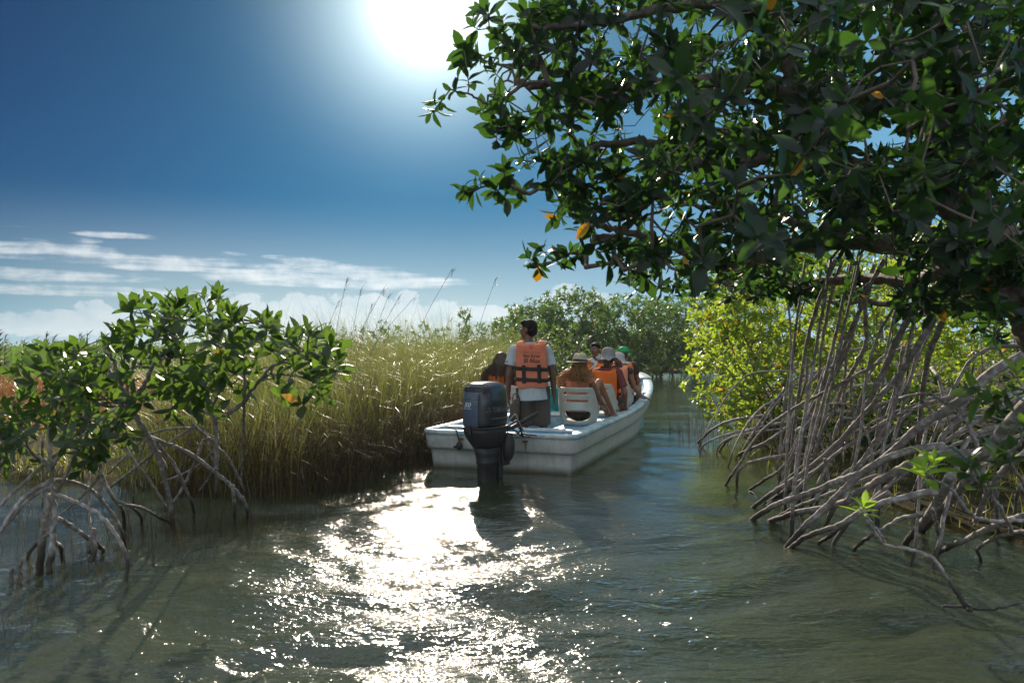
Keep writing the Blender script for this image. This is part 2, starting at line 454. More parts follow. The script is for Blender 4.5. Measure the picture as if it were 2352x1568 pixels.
def grow(skel, tips, rg, seg=0.16, jit=0.16, r_tip=0.0035, pw=0.42, rmax=0.03, sag=0.0, k=5, straight=0.35):
    """skel: list of (points, radii) already built as limbs; tips: Nx3. returns (MB of twigs, tip dirs)"""
    nodes = [np.asarray(p, float) for p, _ in skel]
    pos = list(np.concatenate(nodes)); par = [-1] * len(pos)
    plen = [0.0] * len(pos)
    # path length from the start of each limb keeps new twigs from starting at limb ends only
    P_ = np.empty((len(pos) + len(tips) * 40, 3)); P_[:len(pos)] = pos
    PL = np.zeros(len(P_)); n = len(pos)
    off = 0
    for p in nodes:
        dd = np.concatenate([[0], np.cumsum(np.linalg.norm(np.diff(p, axis=0), axis=1))])
        PL[off:off+len(p)] = dd * 0.2; off += len(p)
    nsk = n
    par = np.full(len(P_), -1); 
    d0 = np.array([np.min(np.linalg.norm(P_[:nsk] - t, axis=1)) for t in tips])
    order = np.argsort(d0 + rg.normal(0, 0.15, len(tips)))
    chains = []; dirs = np.zeros((len(tips), 3))
    for ti in order:
        t = tips[ti]
        dv = P_[:n] - t
        dist = np.sqrt((dv * dv).sum(1))
        cost = dist + straight * PL[:n]
        b = int(np.argmin(cost)); p0 = P_[b]; dd = dist[b]
        m = max(2, min(38, int(dd / seg) + 1))
        s = np.linspace(0, 1, m + 1)[1:]
        pts = p0 + (t - p0) * s[:, None]
        amp = jit * min(dd, 1.2)
        wv = rg.normal(0, 1, 3) * amp * 0.55; wv2 = rg.normal(0, 1, 3) * amp * 0.35
        pts += np.sin(np.pi * s)[:, None] * wv + np.sin(2 * np.pi * s)[:, None] * wv2
        pts[:, 2] -= sag * np.sin(np.pi * s) * dd
        if m > 2: pts[:-1] += rg.normal(0, seg * 0.09, (m - 1, 3))
        ids = [b]
        for q in pts:
            P_[n] = q; par[n] = ids[-1]; PL[n] = PL[ids[-1]] + dd / m
            ids.append(n); n += 1
        chains.append(ids)
        dirs[ti] = nrmz(P_[ids[-1]] - P_[ids[-2]])
    cnt = np.zeros(n)
    for ids in chains: cnt[ids[-1]] += 1
    for i in range(n - 1, nsk - 1, -1):
        if par[i] >= nsk: cnt[par[i]] += cnt[i]
    rad = np.minimum(rmax, r_tip * np.maximum(cnt, 1) ** pw)
    mb = MB()
    for ids in chains:
        r = rad[ids].copy(); r[0] = rad[ids[1]]
        r[-1] *= 0.7
        mb.add(*tube(P_[ids], r, k=k if r[0] < 0.012 else k + 2, cap=False))
    return mb, dirs

def limb(pts, r0, r1, rg, n=6, jit=0.012, k=10, pw=1.0, rough=0.06):
    c = catmull(pts, n, jit, rg)
    t = np.linspace(0, 1, len(c)) ** pw
    r = r0 + (r1 - r0) * t
    r = r * (1 + 0.10 * np.sin(np.arange(len(c)) * 1.3 + rg.uniform(0, 6)) * 0.6)
    return c, r, tube(c, r, k, True, rough, rg)

def in_poly(px, py, poly):
    poly = np.asarray(poly, float); x, y = np.asarray(px, float), np.asarray(py, float)
    inside = np.zeros(x.shape, bool); j = len(poly) - 1
    for i in range(len(poly)):
        xi, yi = poly[i]; xj, yj = poly[j]
        c = ((yi > y) != (yj > y)) & (x < (xj - xi) * (y - yi) / (yj - yi + 1e-12) + xi)
        inside ^= c; j = i
    return inside
def poly_dist(x, y, poly, closed=True):
    x = np.asarray(x, float); y = np.asarray(y, float)
    d = np.full(x.shape, 1e9)
    n = len(poly)
    for i in range(n if closed else n - 1):
        ax, ay = poly[i]; bx, by = poly[(i+1) % n]
        vx, vy = bx - ax, by - ay
        t = np.clip(((x-ax)*vx + (y-ay)*vy) / (vx*vx + vy*vy + 1e-12), 0, 1)
        d = np.minimum(d, np.hypot(x - ax - t*vx, y - ay - t*vy))
    return d

# ------------------------------------------------------------------ the setting: ground and water
BANK_L = [(-40, -20), (-40, 8.9), (-12, 8.9), (-7, 8.5), (-5.0, 8.2), (-4.0, 7.8), (-3.1, 7.35), (-2.3, 7.15), (-1.75, 8.2), (-1.15, 9.9), (-0.65, 12.2), (0.25, 17), (1.0, 23), (1.9, 29), (2.6, 35), (4.5, 37.5), (9, 38.5), (16, 39)]
BANK_R = [(16, 36), (11, 31), (7.6, 25), (5.6, 19), (4.0, 15), (3.35, 11.5), (3.2, 8.5), (3.3, 6.2), (3.7, 4.6), (4.3, 2.5), (4.8, -3), (5.5, -20)]
CHAN = BANK_L + BANK_R
def chan_sd(x, y):
    d = poly_dist(x, y, CHAN)
    return np.where(in_poly(x, y, CHAN), -d, d)

def fbm(x, y, sc, seed=0, octv=3):
    g = np.random.default_rng(seed)
    out = np.zeros_like(x, dtype=float); a = 1.0
    for o in range(octv):
        for _ in range(4):
            th = g.uniform(0, 6.28); ph = g.uniform(0, 6.28); k = 2*np.pi / sc * 2**o * g.uniform(0.7, 1.3)
            out += a * 0.35 * np.sin((x*np.cos(th) + y*np.sin(th)) * k + ph)
        a *= 0.5
    return out

def grid_mesh(xs, ys, zf):
    X, Y = np.meshgrid(xs, ys)
    Z = zf(X, Y)
    V = np.stack([X, Y, Z], -1).reshape(-1, 3)
    nx, ny = len(xs), len(ys)
    i, j = np.meshgrid(np.arange(ny-1), np.arange(nx-1), indexing='ij')
    Q = np.stack([i*nx + j, i*nx + j + 1, (i+1)*nx + j + 1, (i+1)*nx + j], -1).reshape(-1, 4)
    return V, Q

def ground_z(x, y):
    s = chan_sd(x, y)
    bed = -0.45 + 0.08 * fbm(x, y, 2.2, 3)
    shal = (x < -2.0) & (y < 9)
    bed = np.where(shal, -0.16 - 0.10 * np.clip((-s) / 3, 0, 1) + 0.04 * fbm(x, y, 1.2, 5), bed)
    bank = 0.06 + 0.05 * fbm(x, y, 1.8, 4) + np.clip(s, 0, 3) * 0.03
    t = np.clip((s + 0.35) / 0.5, 0, 1); t = t*t*(3 - 2*t)
    return bed * (1 - t) + bank * t
xs = np.concatenate([[-590, -250, -120, -70, -45, -32], np.linspace(-25, 14, 240), [18, 24, 34, 50, 80, 160, 590]])
ys = np.concatenate([[-60, -30, -15, -8, -4], np.linspace(-1, 20, 150), np.linspace(20.5, 45, 50), [50, 60, 80, 120, 200, 590]])
gm = bpy.data.materials.new('mud'); gm.use_nodes = True
t = NT(gm.node_tree); b = gm.node_tree.nodes['Principled BSDF']
gp = t.n('ShaderNodeNewGeometry').outputs['Position']
nz = t.n('ShaderNodeTexNoise', inp={'Vector': gp, 'Scale': 1.6, 'Detail': 8.0, 'Roughness': 0.65}).outputs[0]
nz2 = t.n('ShaderNodeTexNoise', inp={'Vector': gp, 'Scale': 14.0, 'Detail': 6.0, 'Roughness': 0.7}).outputs[0]
c = t.ramp(nz, [(0.34, (0.06, 0.042, 0.02)), (0.47, (0.15, 0.125, 0.04)), (0.6, (0.30, 0.28, 0.08)), (0.7, (0.40, 0.35, 0.12))])
c = t.mix(t.mr(nz2, 0.35, 0.6, 0.65, 0), c, (0.035, 0.028, 0.012))
gz = t.n('ShaderNodeSeparateXYZ', inp={0: gp}).outputs[2]
c = t.mix(t.mr(gz, -0.05, 0.04, 0, 1), c, t.mix(nz2, (0.018, 0.016, 0.008), (0.05, 0.045, 0.018)))
t.link(c, b.inputs['Base Color']); b.inputs['Roughness'].default_value = 0.95; b.inputs['Specular IOR Level'].default_value = 0.08
bp = t.n('ShaderNodeBump', inp={'Height': nz2, 'Strength': 0.7, 'Distance': 0.03}); t.link(bp.outputs[0], b.inputs['Normal'])
gr = MB().add(*grid_mesh(xs, ys, ground_z)).build('ground', gm)
tag(gr, kind='structure')

# water: real waves near the camera, finer ripples as bump
g = np.random.default_rng(21)
waves = []
for lam, cnt, sl in ((2.6, 5, .045), (1.5, 7, .065), (0.85, 9, .080), (0.48, 11, .075), (0.28, 12, .055), (0.17, 12, .050)):
    for _ in range(cnt):
        l = lam * g.uniform(0.72, 1.35)
        th = g.normal(math.pi/2 - 0.1, 0.55)          # mostly running up and down the channel
        waves.append((2*np.pi/l*np.cos(th), 2*np.pi/l*np.sin(th), g.uniform(0, 6.28), sl * l / (2*np.pi) * math.sqrt(2.0/cnt), lam))
def chop_at(x, y):
    # the boat's wake: rough in a fan behind the transom, calm ahead and in the shallows
    cx = -0.15 - (8.6 - y) * 0.02
    fan = np.exp(-((x - cx) / (0.9 + np.clip(8.6 - y, 0, 9) * 0.36)) ** 2)
    fan = fan * np.clip((9.6 - y) / 1.0, 0, 1)
    near = np.clip((9.5 - y) / 5, 0, 1)
    c = 0.20 + 0.64 * near + 0.14 * fan + 0.10 * fbm(x, y, 2.5, 11)
    c = c * np.where(y > 12, 0.75, 1.0)
    return np.clip(c, 0.08, 1.2)
def water_z(x, y):
    z = np.zeros_like(x, dtype=float)
    wx = x + 0.22 * fbm(x, y, 2.4, 8, 2); wy = y + 0.22 * fbm(x, y, 2.1, 9, 2)
    for kx, ky, ph, a, lam in waves:
        z += a * np.sin(kx*wx + ky*wy + ph)
    # curving wake crests
    for (cx, cy, r0, wl, a) in ((-0.4, 7.4, 2.6, 0.55, 0.012), (0.2, 8.0, 4.1, 0.75, 0.012), (0.4, 6.3, 1.9, 0.4, 0.008)):
        r = np.hypot(x - cx, (y - cy) * 1.0)
        z += a * np.cos((r - r0) * 2*np.pi/wl) * np.exp(-((r - r0) / (wl*1.2))**2)
    fade = np.clip((60 - y) / 30, 0, 1) * np.clip((y + 6) / 5, 0, 1)
    m = np.clip(chop_at(x, y), 0, 1.2)
    return z * m * fade
xs = np.concatenate([[-590, -300, -80, -30, -18, -13], np.linspace(-9.5, -4.2, 90), np.linspace(-4.15, 4.2, 260), np.linspace(4.3, 9, 50), [12, 18, 30, 80, 300, 590]])
ys = np.concatenate([[-60, -20, -8, -3, -1, 0.3], np.linspace(1.0, 9, 300), 9 * 1.0105 ** np.arange(1, 160), [60, 90, 160, 400, 590]])
V, Q = grid_mesh(xs, ys, water_z)
wm = bpy.data.materials.new('water'); wm.use_nodes = True
t = NT(wm.node_tree); wm.node_tree.nodes.clear()
gp = t.n('ShaderNodeNewGeometry').outputs['Position']
chop = t.n('ShaderNodeAttribute', attribute_name='chop').outputs['Fac']
sc1 = t.n('ShaderNodeMapping', inp={0: gp, 3: (0.55, 1.35, 1.0)}).outputs[0]
b1 = t.n('ShaderNodeTexNoise', inp={'Vector': sc1, 'Scale': 9.0, 'Detail': 3.0, 'Roughness': 0.55, 'Distortion': 0.6}).outputs[0]
b2 = t.n('ShaderNodeTexNoise', inp={'Vector': sc1, 'Scale': 34.0, 'Detail': 2.0, 'Roughness': 0.5, 'Distortion': 0.3}).outputs[0]
b3 = t.n('ShaderNodeTexNoise', inp={'Vector': sc1, 'Scale': 85.0, 'Detail': 1.0, 'Roughness': 0.5}).outputs[0]
hh = t.m('ADD', t.m('MULTIPLY', b1, 0.034), t.m('ADD', t.m('MULTIPLY', b2, 0.0085), t.m('MULTIPLY', b3, 0.0028)))
hh = t.m('MULTIPLY', hh, chop)
bp = t.n('ShaderNodeBump', inp={'Height': hh, 'Strength': 1.0, 'Distance': 1.0})
nrm = bp.outputs[0]
murk = t.n('ShaderNodeTexNoise', inp={'Vector': gp, 'Scale': 0.55, 'Detail': 4.0}).outputs[0]
mc = t.ramp(murk, [(0.35, (0.038, 0.050, 0.020)), (0.65, (0.080, 0.104, 0.046))])
# silt stirred up by the propeller
mc = t.mix(t.mr(chop, 0.30, 0.95, 0, 0.5), mc, (0.135, 0.165, 0.105))
dif = t.n('ShaderNodeBsdfDiffuse', inp={'Color': mc, 'Normal': nrm})
trn = t.n('ShaderNodeBsdfTransparent', inp={'Color': (0.80, 0.84, 0.58, 1)})
under = t.n('ShaderNodeMixShader', inp={0: 0.52, 1: dif.outputs[0], 2: trn.outputs[0]})
gl1 = t.n('ShaderNodeBsdfGlossy', inp={'Color': (1, 1, 1, 1), 'Roughness': 0.025, 'Normal': nrm})
gl2 = t.n('ShaderNodeBsdfGlossy', inp={'Color': (1, 1, 1, 1), 'Roughness': 0.13, 'Normal': nrm})
gls = t.n('ShaderNodeMixShader', inp={0: 0.34, 1: gl1.outputs[0], 2: gl2.outputs[0]})
fr = t.n('ShaderNodeFresnel', inp={'IOR': 1.65, 'Normal': nrm})
wmx = t.n('ShaderNodeMixShader', inp={0: fr.outputs[0], 1: under.outputs[0], 2: gls.outputs[0]})
t.n('ShaderNodeOutputMaterial', inp={0: wmx.outputs[0]})
mb = MB().add(V, Q)
wo_ = mb.build('water', wm)
at = wo_.data.attributes.new('chop', 'FLOAT', 'POINT')
at.data.foreach_set('value', ((0.10 + 0.9 * chop_at(V[:, 0], V[:, 1])) * np.clip((11.0 - V[:, 1]) / 6.0, 0.38, 1)).astype(np.float32))
tag(wo_, kind='structure')

# ------------------------------------------------------------------ grass
def blades(base, az, L, W, arch, nseg=5, rg=None, lean=0.15):
    """arching ribbons: base Nx3, az heading of the arch, arch = how far the tip falls over"""
    N = len(base); s = np.linspace(0, 1, nseg + 1)
    hd = np.stack([np.cos(az), np.sin(az), np.zeros(N)], 1)
    th = lean + np.asarray(arch)[:, None] * s[None] ** 1.8       # angle from vertical along the blade
    ds = (L / nseg)[:, None]
    hx = np.concatenate([np.zeros((N, 1)), np.cumsum(np.sin(th[:, 1:]) * ds, 1)], 1)
    hz_ = np.concatenate([np.zeros((N, 1)), np.cumsum(np.cos(th[:, 1:]) * ds, 1)], 1)
    c = base[:, None] + hd[:, None] * hx[..., None]; c[:, :, 2] += hz_
    tw = rg.uniform(-0.9, 0.9, N) + az + np.pi/2
    sd = np.stack([np.cos(tw), np.sin(tw), np.zeros(N)], 1)
    wd = (W[:, None] * (1 - s ** 2.2) * 0.5 + 0.0004)
    V = np.stack([c - sd[:, None] * wd[..., None], c + sd[:, None] * wd[..., None]], 2)
    q = np.array([(2*j, 2*j+1, 2*j+3, 2*j+2) for j in range(nseg)])
    Q = (q[None] + (np.arange(N) * (nseg+1) * 2)[:, None, None]).reshape(-1, 4)
    return V.reshape(-1, 3), Q

def scatter(n, x0, x1, y0, y1, rg, cond, clump=0, cr=0.12):
    out = []
    tot = 0
    while tot < n:
        m = 4000
        x = rg.uniform(x0, x1, m); y = rg.uniform(y0, y1, m)
        k = cond(x, y); x, y = x[k], y[k]
        if clump:
            x = np.repeat(x, clump) + rg.normal(0, cr, len(x)*clump); y = np.repeat(y, clump) + rg.normal(0, cr, len(y)*clump)
            sh = rg.permutation(len(x)); x, y = x[sh], y[sh]
        out.append(np.stack([x, y], 1)); tot += len(x)
    return np.concatenate(out)[:n]
def with_z(xy, dz=-0.03):
    z = ground_z(xy[:, 0], xy[:, 1]); z = np.maximum(z, -0.12)
    return np.column_stack([xy, z + dz])

rg = np.random.default_rng(3)
# tall sawgrass along the left bank; the belt keeps close to the channel and thins inland
BL = np.array(BANK_L)
def belt(x, y):
    s = chan_sd(x, y)
    xe = np.interp(y, BL[7:, 1], BL[7:, 0])
    # inland limit: line of sight keeps the rust marsh open on the far left
    return (s > -0.12) & (x < xe + 0.15) & (x > xe - (1.4 + 0.55 * np.clip(y - 7, 0, 30))) & (s < 5.5)
p = scatter(15000, -12, 4.5, 7.0, 27, rg, lambda x, y: belt(x, y) & (rg.uniform(0, 1, len(x)) < np.clip(1.5 - chan_sd(x, y) / 3.0, 0.25, 1) * np.clip(14 / (y + 1), 0.3, 1)), 10, 0.10)
b_ = with_z(p); n = len(p)
hgt = rg.uniform(0.95, 1.85, n) * np.clip(0.80 + 0.25 * (p[:, 1] - 7) / 4, 0.80, 1.10) * (1 + 0.16 * fbm(p[:, 0], p[:, 1], 1.1, 71, 1))
grs = MB().add(*blades(b_, np.where(rg.uniform(0, 1, n) < .7, rg.normal(2.9, .8, n), rg.normal(0, 1.0, n)), hgt, rg.uniform(0.004, 0.009, n), rg.uniform(0.1, 1.35, n) ** 1.0 + (rg.uniform(0, 1, n) < .25) * 1.1, 7, rg, 0.08))
p2_ = scatter(1500, -12, 4.5, 7.2, 22, rg, belt, 6, 0.14); b2_ = with_z(p2_); n = len(p2_)
grs.add(*blades(b2_, np.where(rg.uniform(0, 1, n) < .65, rg.normal(3.0, .7, n), rg.normal(0, .8, n)), rg.uniform(1.5, 2.2, n) * np.clip(0.8 + 0.2 * (p2_[:, 1] - 7) / 4, .8, 1.05), rg.uniform(0.004, 0.008, n), rg.uniform(1.2, 2.9, n), 9, rg, 0.06))
tag(grs.build('sawgrass', M['grass']), 'tall green and straw coloured grass arching along the left bank', 'grass', kind='stuff')
# dead brown skirt hanging to the water
p = scatter(11000, -3.2, 2.5, 7.0, 24, rg, lambda x, y: (np.abs(chan_sd(x, y) - 0.12) < 0.42) & (x < np.interp(y, BL[7:, 1], BL[7:, 0]) + 0.3), 6, 0.08)
b_ = with_z(p); n = len(p)
dd = MB().add(*blades(b_, rg.normal(-0.7, 1.2, n), rg.uniform(0.55, 1.25, n), rg.uniform(0.003, 0.006, n), rg.uniform(0.3, 2.4, n), 5, rg, 0.12))
tag(dd.build('dead_grass', M['grass_dead']), 'matted dead brown grass hanging down to the water along the left bank', 'dry grass', kind='stuff')
# rust coloured marsh, far left
p = scatter(16000, -19, -1.8, 9.8, 26, rg, lambda x, y: (x / y < -0.22) & (fbm(x, y, 5.0, 31) > -0.45 + (12 - y) * 0.08), 8, 0.12)
b_ = with_z(p); n = len(p)
rm = MB().add(*blades(b_, rg.uniform(0, 6.28, n), rg.uniform(0.22, 0.50, n) * np.clip(0.6 + (p[:, 1] - 10) / 14, 0.6, 1.2), rg.uniform(0.008, 0.018, n), rg.uniform(0.3, 1.6, n), 3, rg, 0.15))
tag(rm.build('rust_marsh_grass', M['grass_rust']), 'rust orange low marsh grass behind the left mangroves', 'marsh grass', kind='stuff')
p = scatter(12000, -14, -1.6, 8.1, 15, rg, lambda x, y: (chan_sd(x, y) > -0.25) & (x / y < -0.22) & (fbm(x, y, 2.2, 33) > -0.55), 8, 0.08)
b_ = with_z(p); n = len(p)
lm = MB().add(*blades(b_, rg.uniform(0, 6.28, n), rg.uniform(0.10, 0.26, n), rg.uniform(0.006, 0.012, n), rg.uniform(0.3, 1.8, n), 3, rg, 0.15))
tag(lm.build('low_marsh_grass', M['grass_low']), 'short yellow green marsh grass at the edge of the left shallows', 'marsh grass', kind='stuff')
# understorey grass among the roots on the right bank
p = scatter(1500, 2.4, 6.5, 5.5, 15, rg, lambda x, y: chan_sd(x, y) > -0.5, 7, 0.07)
b_ = with_z(p); n = len(p)
ug = MB().add(*blades(b_, rg.uniform(0, 6.28, n), rg.uniform(0.15, 0.5, n), rg.uniform(0.005, 0.009, n), rg.uniform(0.2, 1.5, n), 4, rg, 0.15))
tag(ug.build('undergrowth', M['grass_low']), 'thin grass growing in the mud among the prop roots on the right', 'grass', kind='stuff')
# thin sedge in the shallows, left and right
def sedge(name, label, spots, L, seed):
    g2 = np.random.default_rng(seed); bs = []
    for px, py, sx, sy, k in spots:
        c0 = PW(px, py)
        q = np.column_stack([g2.normal(c0[0], sx, k), g2.normal(c0[1], sy, k), np.full(k, -0.12)])
        bs.append(q)
    bs = np.concatenate(bs); n = len(bs)
    o = MB().add(*blades(bs, g2.uniform(0, 6.28, n), g2.uniform(L[0], L[1], n), g2.uniform(0.003, 0.005, n), g2.uniform(0, 0.9, n), 4, g2, 0.05)).build(name, M['reed'])
    tag(o, label, 'sedge', kind='stuff')
sedge('shallow_sedge', 'thin brown sedge stems standing in the left shallows', [(430, 1225, .35, .3, 130), (240, 1290, .3, .3, 70), (330, 1190, .5, .5, 90), (60, 1180, .6, .8, 160), (620, 1180, .25, .2, 50), (20, 1420, .12, .3, 50), (150, 1150, .8, .6, 120)], (0.18, 0.42), 5)
sedge('channel_sedge', 'thin green sedge stems in the water by the bright green bush', [(1600, 985, .25, .9, 90), (1570, 1000, .12, .5, 30), (1640, 1010, .25, .5, 60), (1700, 1060, .3, .4, 40)], (0.3, 0.62), 6)

# tall seed stalks above the sawgrass: each a thing
def seed_stalk(px, ytop, ybase, Y, lean, head, label):
    root = empty('grass_stalk', (0, 0, 0))
    a = P(px, ybase, Y); b0 = P(px + lean, ytop, Y); a[2] = 0.05
    root.location = a
    mid = (a + b0) / 2 + (-lean * 0.0012 * Y, 0, 0.05)
    c = catmull([a, mid, b0, b0 + (lean * 0.0016, 0, -0.03)], 8) - a
    MB().add(*tube(c, np.linspace(0.0045, 0.0014, len(c)), 5)).build('stem', M['reed'], root)
    g2 = np.random.default_rng(int(px))
    hb = []
    for i in range(head):
        t_ = 1 - 0.42 * i / head
        q = c[int(t_ * (len(c) - 1))]
        hb.append(q)
    hb = np.array(hb); n = len(hb)
    if n:
        sgn = 1 if lean >= 0 else -1
        hd = MB().add(*blades(hb, g2.normal(0 if sgn > 0 else math.pi, 0.5, n), g2.uniform(0.06, 0.20, n), np.full(n, 0.006), g2.uniform(0.5, 2.0, n), 3, g2, 0.5))
        hd.build('seed_head', M['reed'], root)
    tag(root, label, 'grass stalk', 'seed stalks standing above the left bank')
for i, (px, yt, yb, Y, ln, hd, lb) in enumerate([
    (1232 - 230, 632, 770, 13.0, 28, 26, 'tallest leaning seed stalk, against the sky above the long-haired woman'),
    (1118, 652, 770, 13.5, 16, 16, 'tall pale seed stalk just left of the standing guide'),
    (783, 656, 780, 12.0, 10, 14, 'tall upright seed stalk nearest the left mangrove shrub'),
    (818, 676, 780, 12.5, 8, 12, 'second upright seed stalk from the left mangrove shrub'),
    (850, 676, 780, 12.2, 24, 14, 'seed stalk bent right at its tip, middle of the row'),
    (872, 690, 780, 12.6, 16, 10, 'short leaning seed stalk right of the bent one'),
    (888, 694, 780, 12.9, 22, 10, 'slim seed stalk leaning right over the grass'),
    (905, 695, 780, 12.4, 36, 8, 'strongly leaning seed stalk on the right of the row'),
    (758, 700, 790, 12.3, 16, 10, 'small drooping seed stalk beside the shrub leaves'),
    (838, 712, 790, 12.4, 12, 12, 'short feathery seed stalk low in the row')]):
    seed_stalk(px, yt, yb, Y, ln, hd, lb)

# dark feathery reeds far left
g2 = np.random.default_rng(77)
for i in range(16):
    px = g2.uniform(-5, 235); Y = g2.uniform(15, 20); top = g2.uniform(752, 792) if px > 60 else g2.uniform(745, 780)
    root = empty('feathery_reed', (0, 0, 0)); a = P(px, 800, Y); a[2] = 0.05; root.location = a
    tp = P(px + g2.uniform(-10, 14), top, Y)
    c = catmull([a, (a + tp)/2 + (g2.normal(0, .05), 0, 0), tp], 8) - a
    MB().add(*tube(c, np.linspace(0.008, 0.003, len(c)), 4)).build('stem', M['reed'], root)
    n = 46; tt = g2.uniform(0.45, 1.0, n); hb = np.array([c[int(q*(len(c)-1))] for q in tt])
    MB().add(*blades(hb, g2.uniform(-1.0, 1.0, n), g2.uniform(0.10, 0.28, n), g2.uniform(0.010, 0.020, n), g2.uniform(0.4, 2.2, n), 3, g2, 0.5)).build('plume', M['grass_dead'], root)
    tag(root, 'dark feathery reed behind the rust marsh at the far left', 'reed', 'dark reeds far left behind the marsh')

# low scrub covering the flat land out to the horizon
rg = np.random.default_rng(91)
xy = scatter(17000, -75, 60, 24, 85, rg, lambda x, y: (chan_sd(x, y) > 0.6) & (np.abs(x) < 0.75 * y + 3) & (fbm(x, y, 9.0, 61) > -0.75) & ~((x > -2.5) & (y < 30)), 12, 0.55)
n = len(xy); b_ = with_z(xy); hh_ = np.clip(0.35 + 0.35 * fbm(xy[:, 0], xy[:, 1], 6.0, 62) + 0.010 * xy[:, 1], 0.25, 1.5) * np.where(xy[:, 0] > 0, 1.5, 1.0)
b_[:, 2] += rg.uniform(0, 1, n) ** 0.7 * hh_
d_ = nrmz(rg.normal(0, 1, (n, 3)) + (0, 0, 0.9))
tag(MB().add(*leaves(b_, d_, rg.normal(0, 1, (n, 3)), rg.uniform(0.25, 0.5, n), rg.uniform(0.10, 0.2, n), 0.1, 2)).build('distant_scrub', M['leaf_far']), 'low dark scrub covering the flat land out to the horizon', 'scrub', kind='stuff')
# ------------------------------------------------------------------ the great mangrove on the right
def LP(lst):          # picture points with distances -> world points
    return np.array([P(a, b, c) for a, b, c in lst])
def c3(cx, cy): return 1493 + cx * 0.5493, 574.2 + cy * 0.5493

def make_tree(name, label, base, limbs, tips, rg, leaf, leafL=(0.085, 0.13), nl=(6, 10), roots=(), nseg=4, twig='twig', group=None, cat='mangrove tree', jit=0.16, sag=0.0, r_tip=0.0035, seg=0.16, bark='bark', rootmat='root', el=(15, 80), wr=0.42, up=0.3, straight=0.35):
    root = empty(name, base); b = np.asarray(base, float)
    tm = MB(); skel = []
    for pts, r0, r1 in limbs:
        c, r, (V, Fs) = limb(pts, r0, r1, rg, n=7, jit=0.01 if r0 > 0.02 else 0.004, k=12 if r0 > 0.05 else 8)
        tm.add(V - b, Fs); skel.append((c, r))
    tm.build('trunk', M[bark], root)
    tips = np.asarray(tips)
    tw, dirs = grow(skel, tips, rg, seg=seg, jit=jit, sag=sag, r_tip=r_tip, straight=straight)
    tw.v = [v - b for v in tw.v]
    tw.build('branches', M[twig], root)
    V, Q = rosettes(tips, dirs, rg, nl, leafL, wr=wr, nseg=nseg, el=el, up=up)
    MB().add(V - b, Q).build('crown', M[leaf], root)
    for rt in roots:
        c, r, (V, Fs) = rt
        MB().add(V - b, Fs).build('prop_root', M[rootmat], root)
    tag(root, label, cat, group)
    return root

rg = np.random.default_rng(101)
L1 = []
def addl(lst, r0, r1): L1.append((LP(lst), r0, r1))
addl([(2500, 1090, 5.3), (2440, 900, 5.3), (2380, 730, 5.3), (2290, 650, 5.3), (2200, 600, 5.35)], 0.19, 0.12)
addl([(2200, 600, 5.35), (2120, 568, 5.5), (2000, 556, 5.7), (1890, 556, 5.9), (1780, 575, 6.0), (1690, 606, 6.1), (1610, 590, 6.2), (1530, 560, 6.1), (1430, 528, 6.0), (1370, 520, 5.9)], 0.085, 0.018)
addl([(2352, 700, 5.3), (2330, 580, 5.1), (2240, 500, 5.0), (2120, 440, 5.1), (2010, 420, 5.2), (1930, 452, 5.3)], 0.12, 0.055)
addl([(2120, 440, 5.1), (1960, 380, 5.2), (1800, 360, 5.3), (1690, 380, 5.3), (1570, 380, 5.2), (1480, 470, 5.1), (1420, 540, 5.0), (1360, 548, 5.0)], 0.06, 0.02)
addl([(2240, 500, 5.0), (2210, 340, 4.8), (2100, 250, 4.7), (1960, 216, 4.8), (1830, 210, 4.9), (1700, 180, 5.0), (1560, 190, 5.0), (1420, 200, 4.9), (1290, 200, 4.8), (1180, 190, 4.8)], 0.10, 0.018)
addl([(1830, 210, 4.9), (1790, 100, 4.8), (1740, 20, 4.8), (1600, 10, 4.8), (1440, 40, 4.8), (1320, 60, 4.7), (1210, 60, 4.6)], 0.05, 0.015)
addl([(2210, 340, 4.8), (2180, 150, 4.5), (2080, 0, 4.4), (1950, -130, 4.3)], 0.09, 0.04)
addl([(1740, 20, 4.8), (1640, -90, 4.6), (1450, -140, 4.5), (1280, -120, 4.5)], 0.04, 0.015)
addl([(1700, 180, 5.0), (1600, 290, 4.9), (1500, 330, 4.9), (1380, 330, 4.8), (1290, 400, 4.7), (1230, 440, 4.6), (1150, 420, 4.55)], 0.035, 0.008)
addl([(1290, 200, 4.8), (1220, 190, 4.7), (1130, 235, 4.6), (1075, 215, 4.55)], 0.016, 0.006)
addl([(1420, 540, 5.0), (1330, 575, 4.8), (1270, 600, 4.7)], 0.016, 0.006)
addl([(2200, 600, 5.35), (2100, 640, 6.0), (1950, 640, 6.8), (1820, 660, 7.3), (1700, 655, 7.6), (1600, 640, 7.8)], 0.06, 0.015)
addl([(2352, 640, 5.5), (2260, 640, 6.2), (2160, 720, 7.0), (2060, 700, 7.8), (1900, 690, 8.4)], 0.07, 0.02)
addl([(1890, 556, 5.9), (1800, 500, 6.5), (1680, 480, 6.9), (1560, 470, 7.0), (1470, 500, 7.0)], 0.035, 0.012)
addl([(2400, 800, 5.4), (2352, 720, 5.3), (2290, 690, 5.2), (2240, 660, 5.25), (2210, 610, 5.35)], 0.06, 0.04)
CR = [(1118, -10), (1070, 70), (1050, 120), (1075, 190), (1095, 250), (1130, 300), (1190, 340), (1210, 400), (1232, 500), (1290, 540), (1390, 590), (1430, 655), (1490, 700), (1560, 660), (1650, 640), (1760, 640), (1860, 590), (2000, 560), (2110, 575), (2352, 640), (2450, 640), (2450, -200), (1100, -200)]
px = rg.uniform(1040, 2450, 12000); py = rg.uniform(-200, 710, 12000)
k = in_poly(px, py, CR); px, py = px[k], py[k]
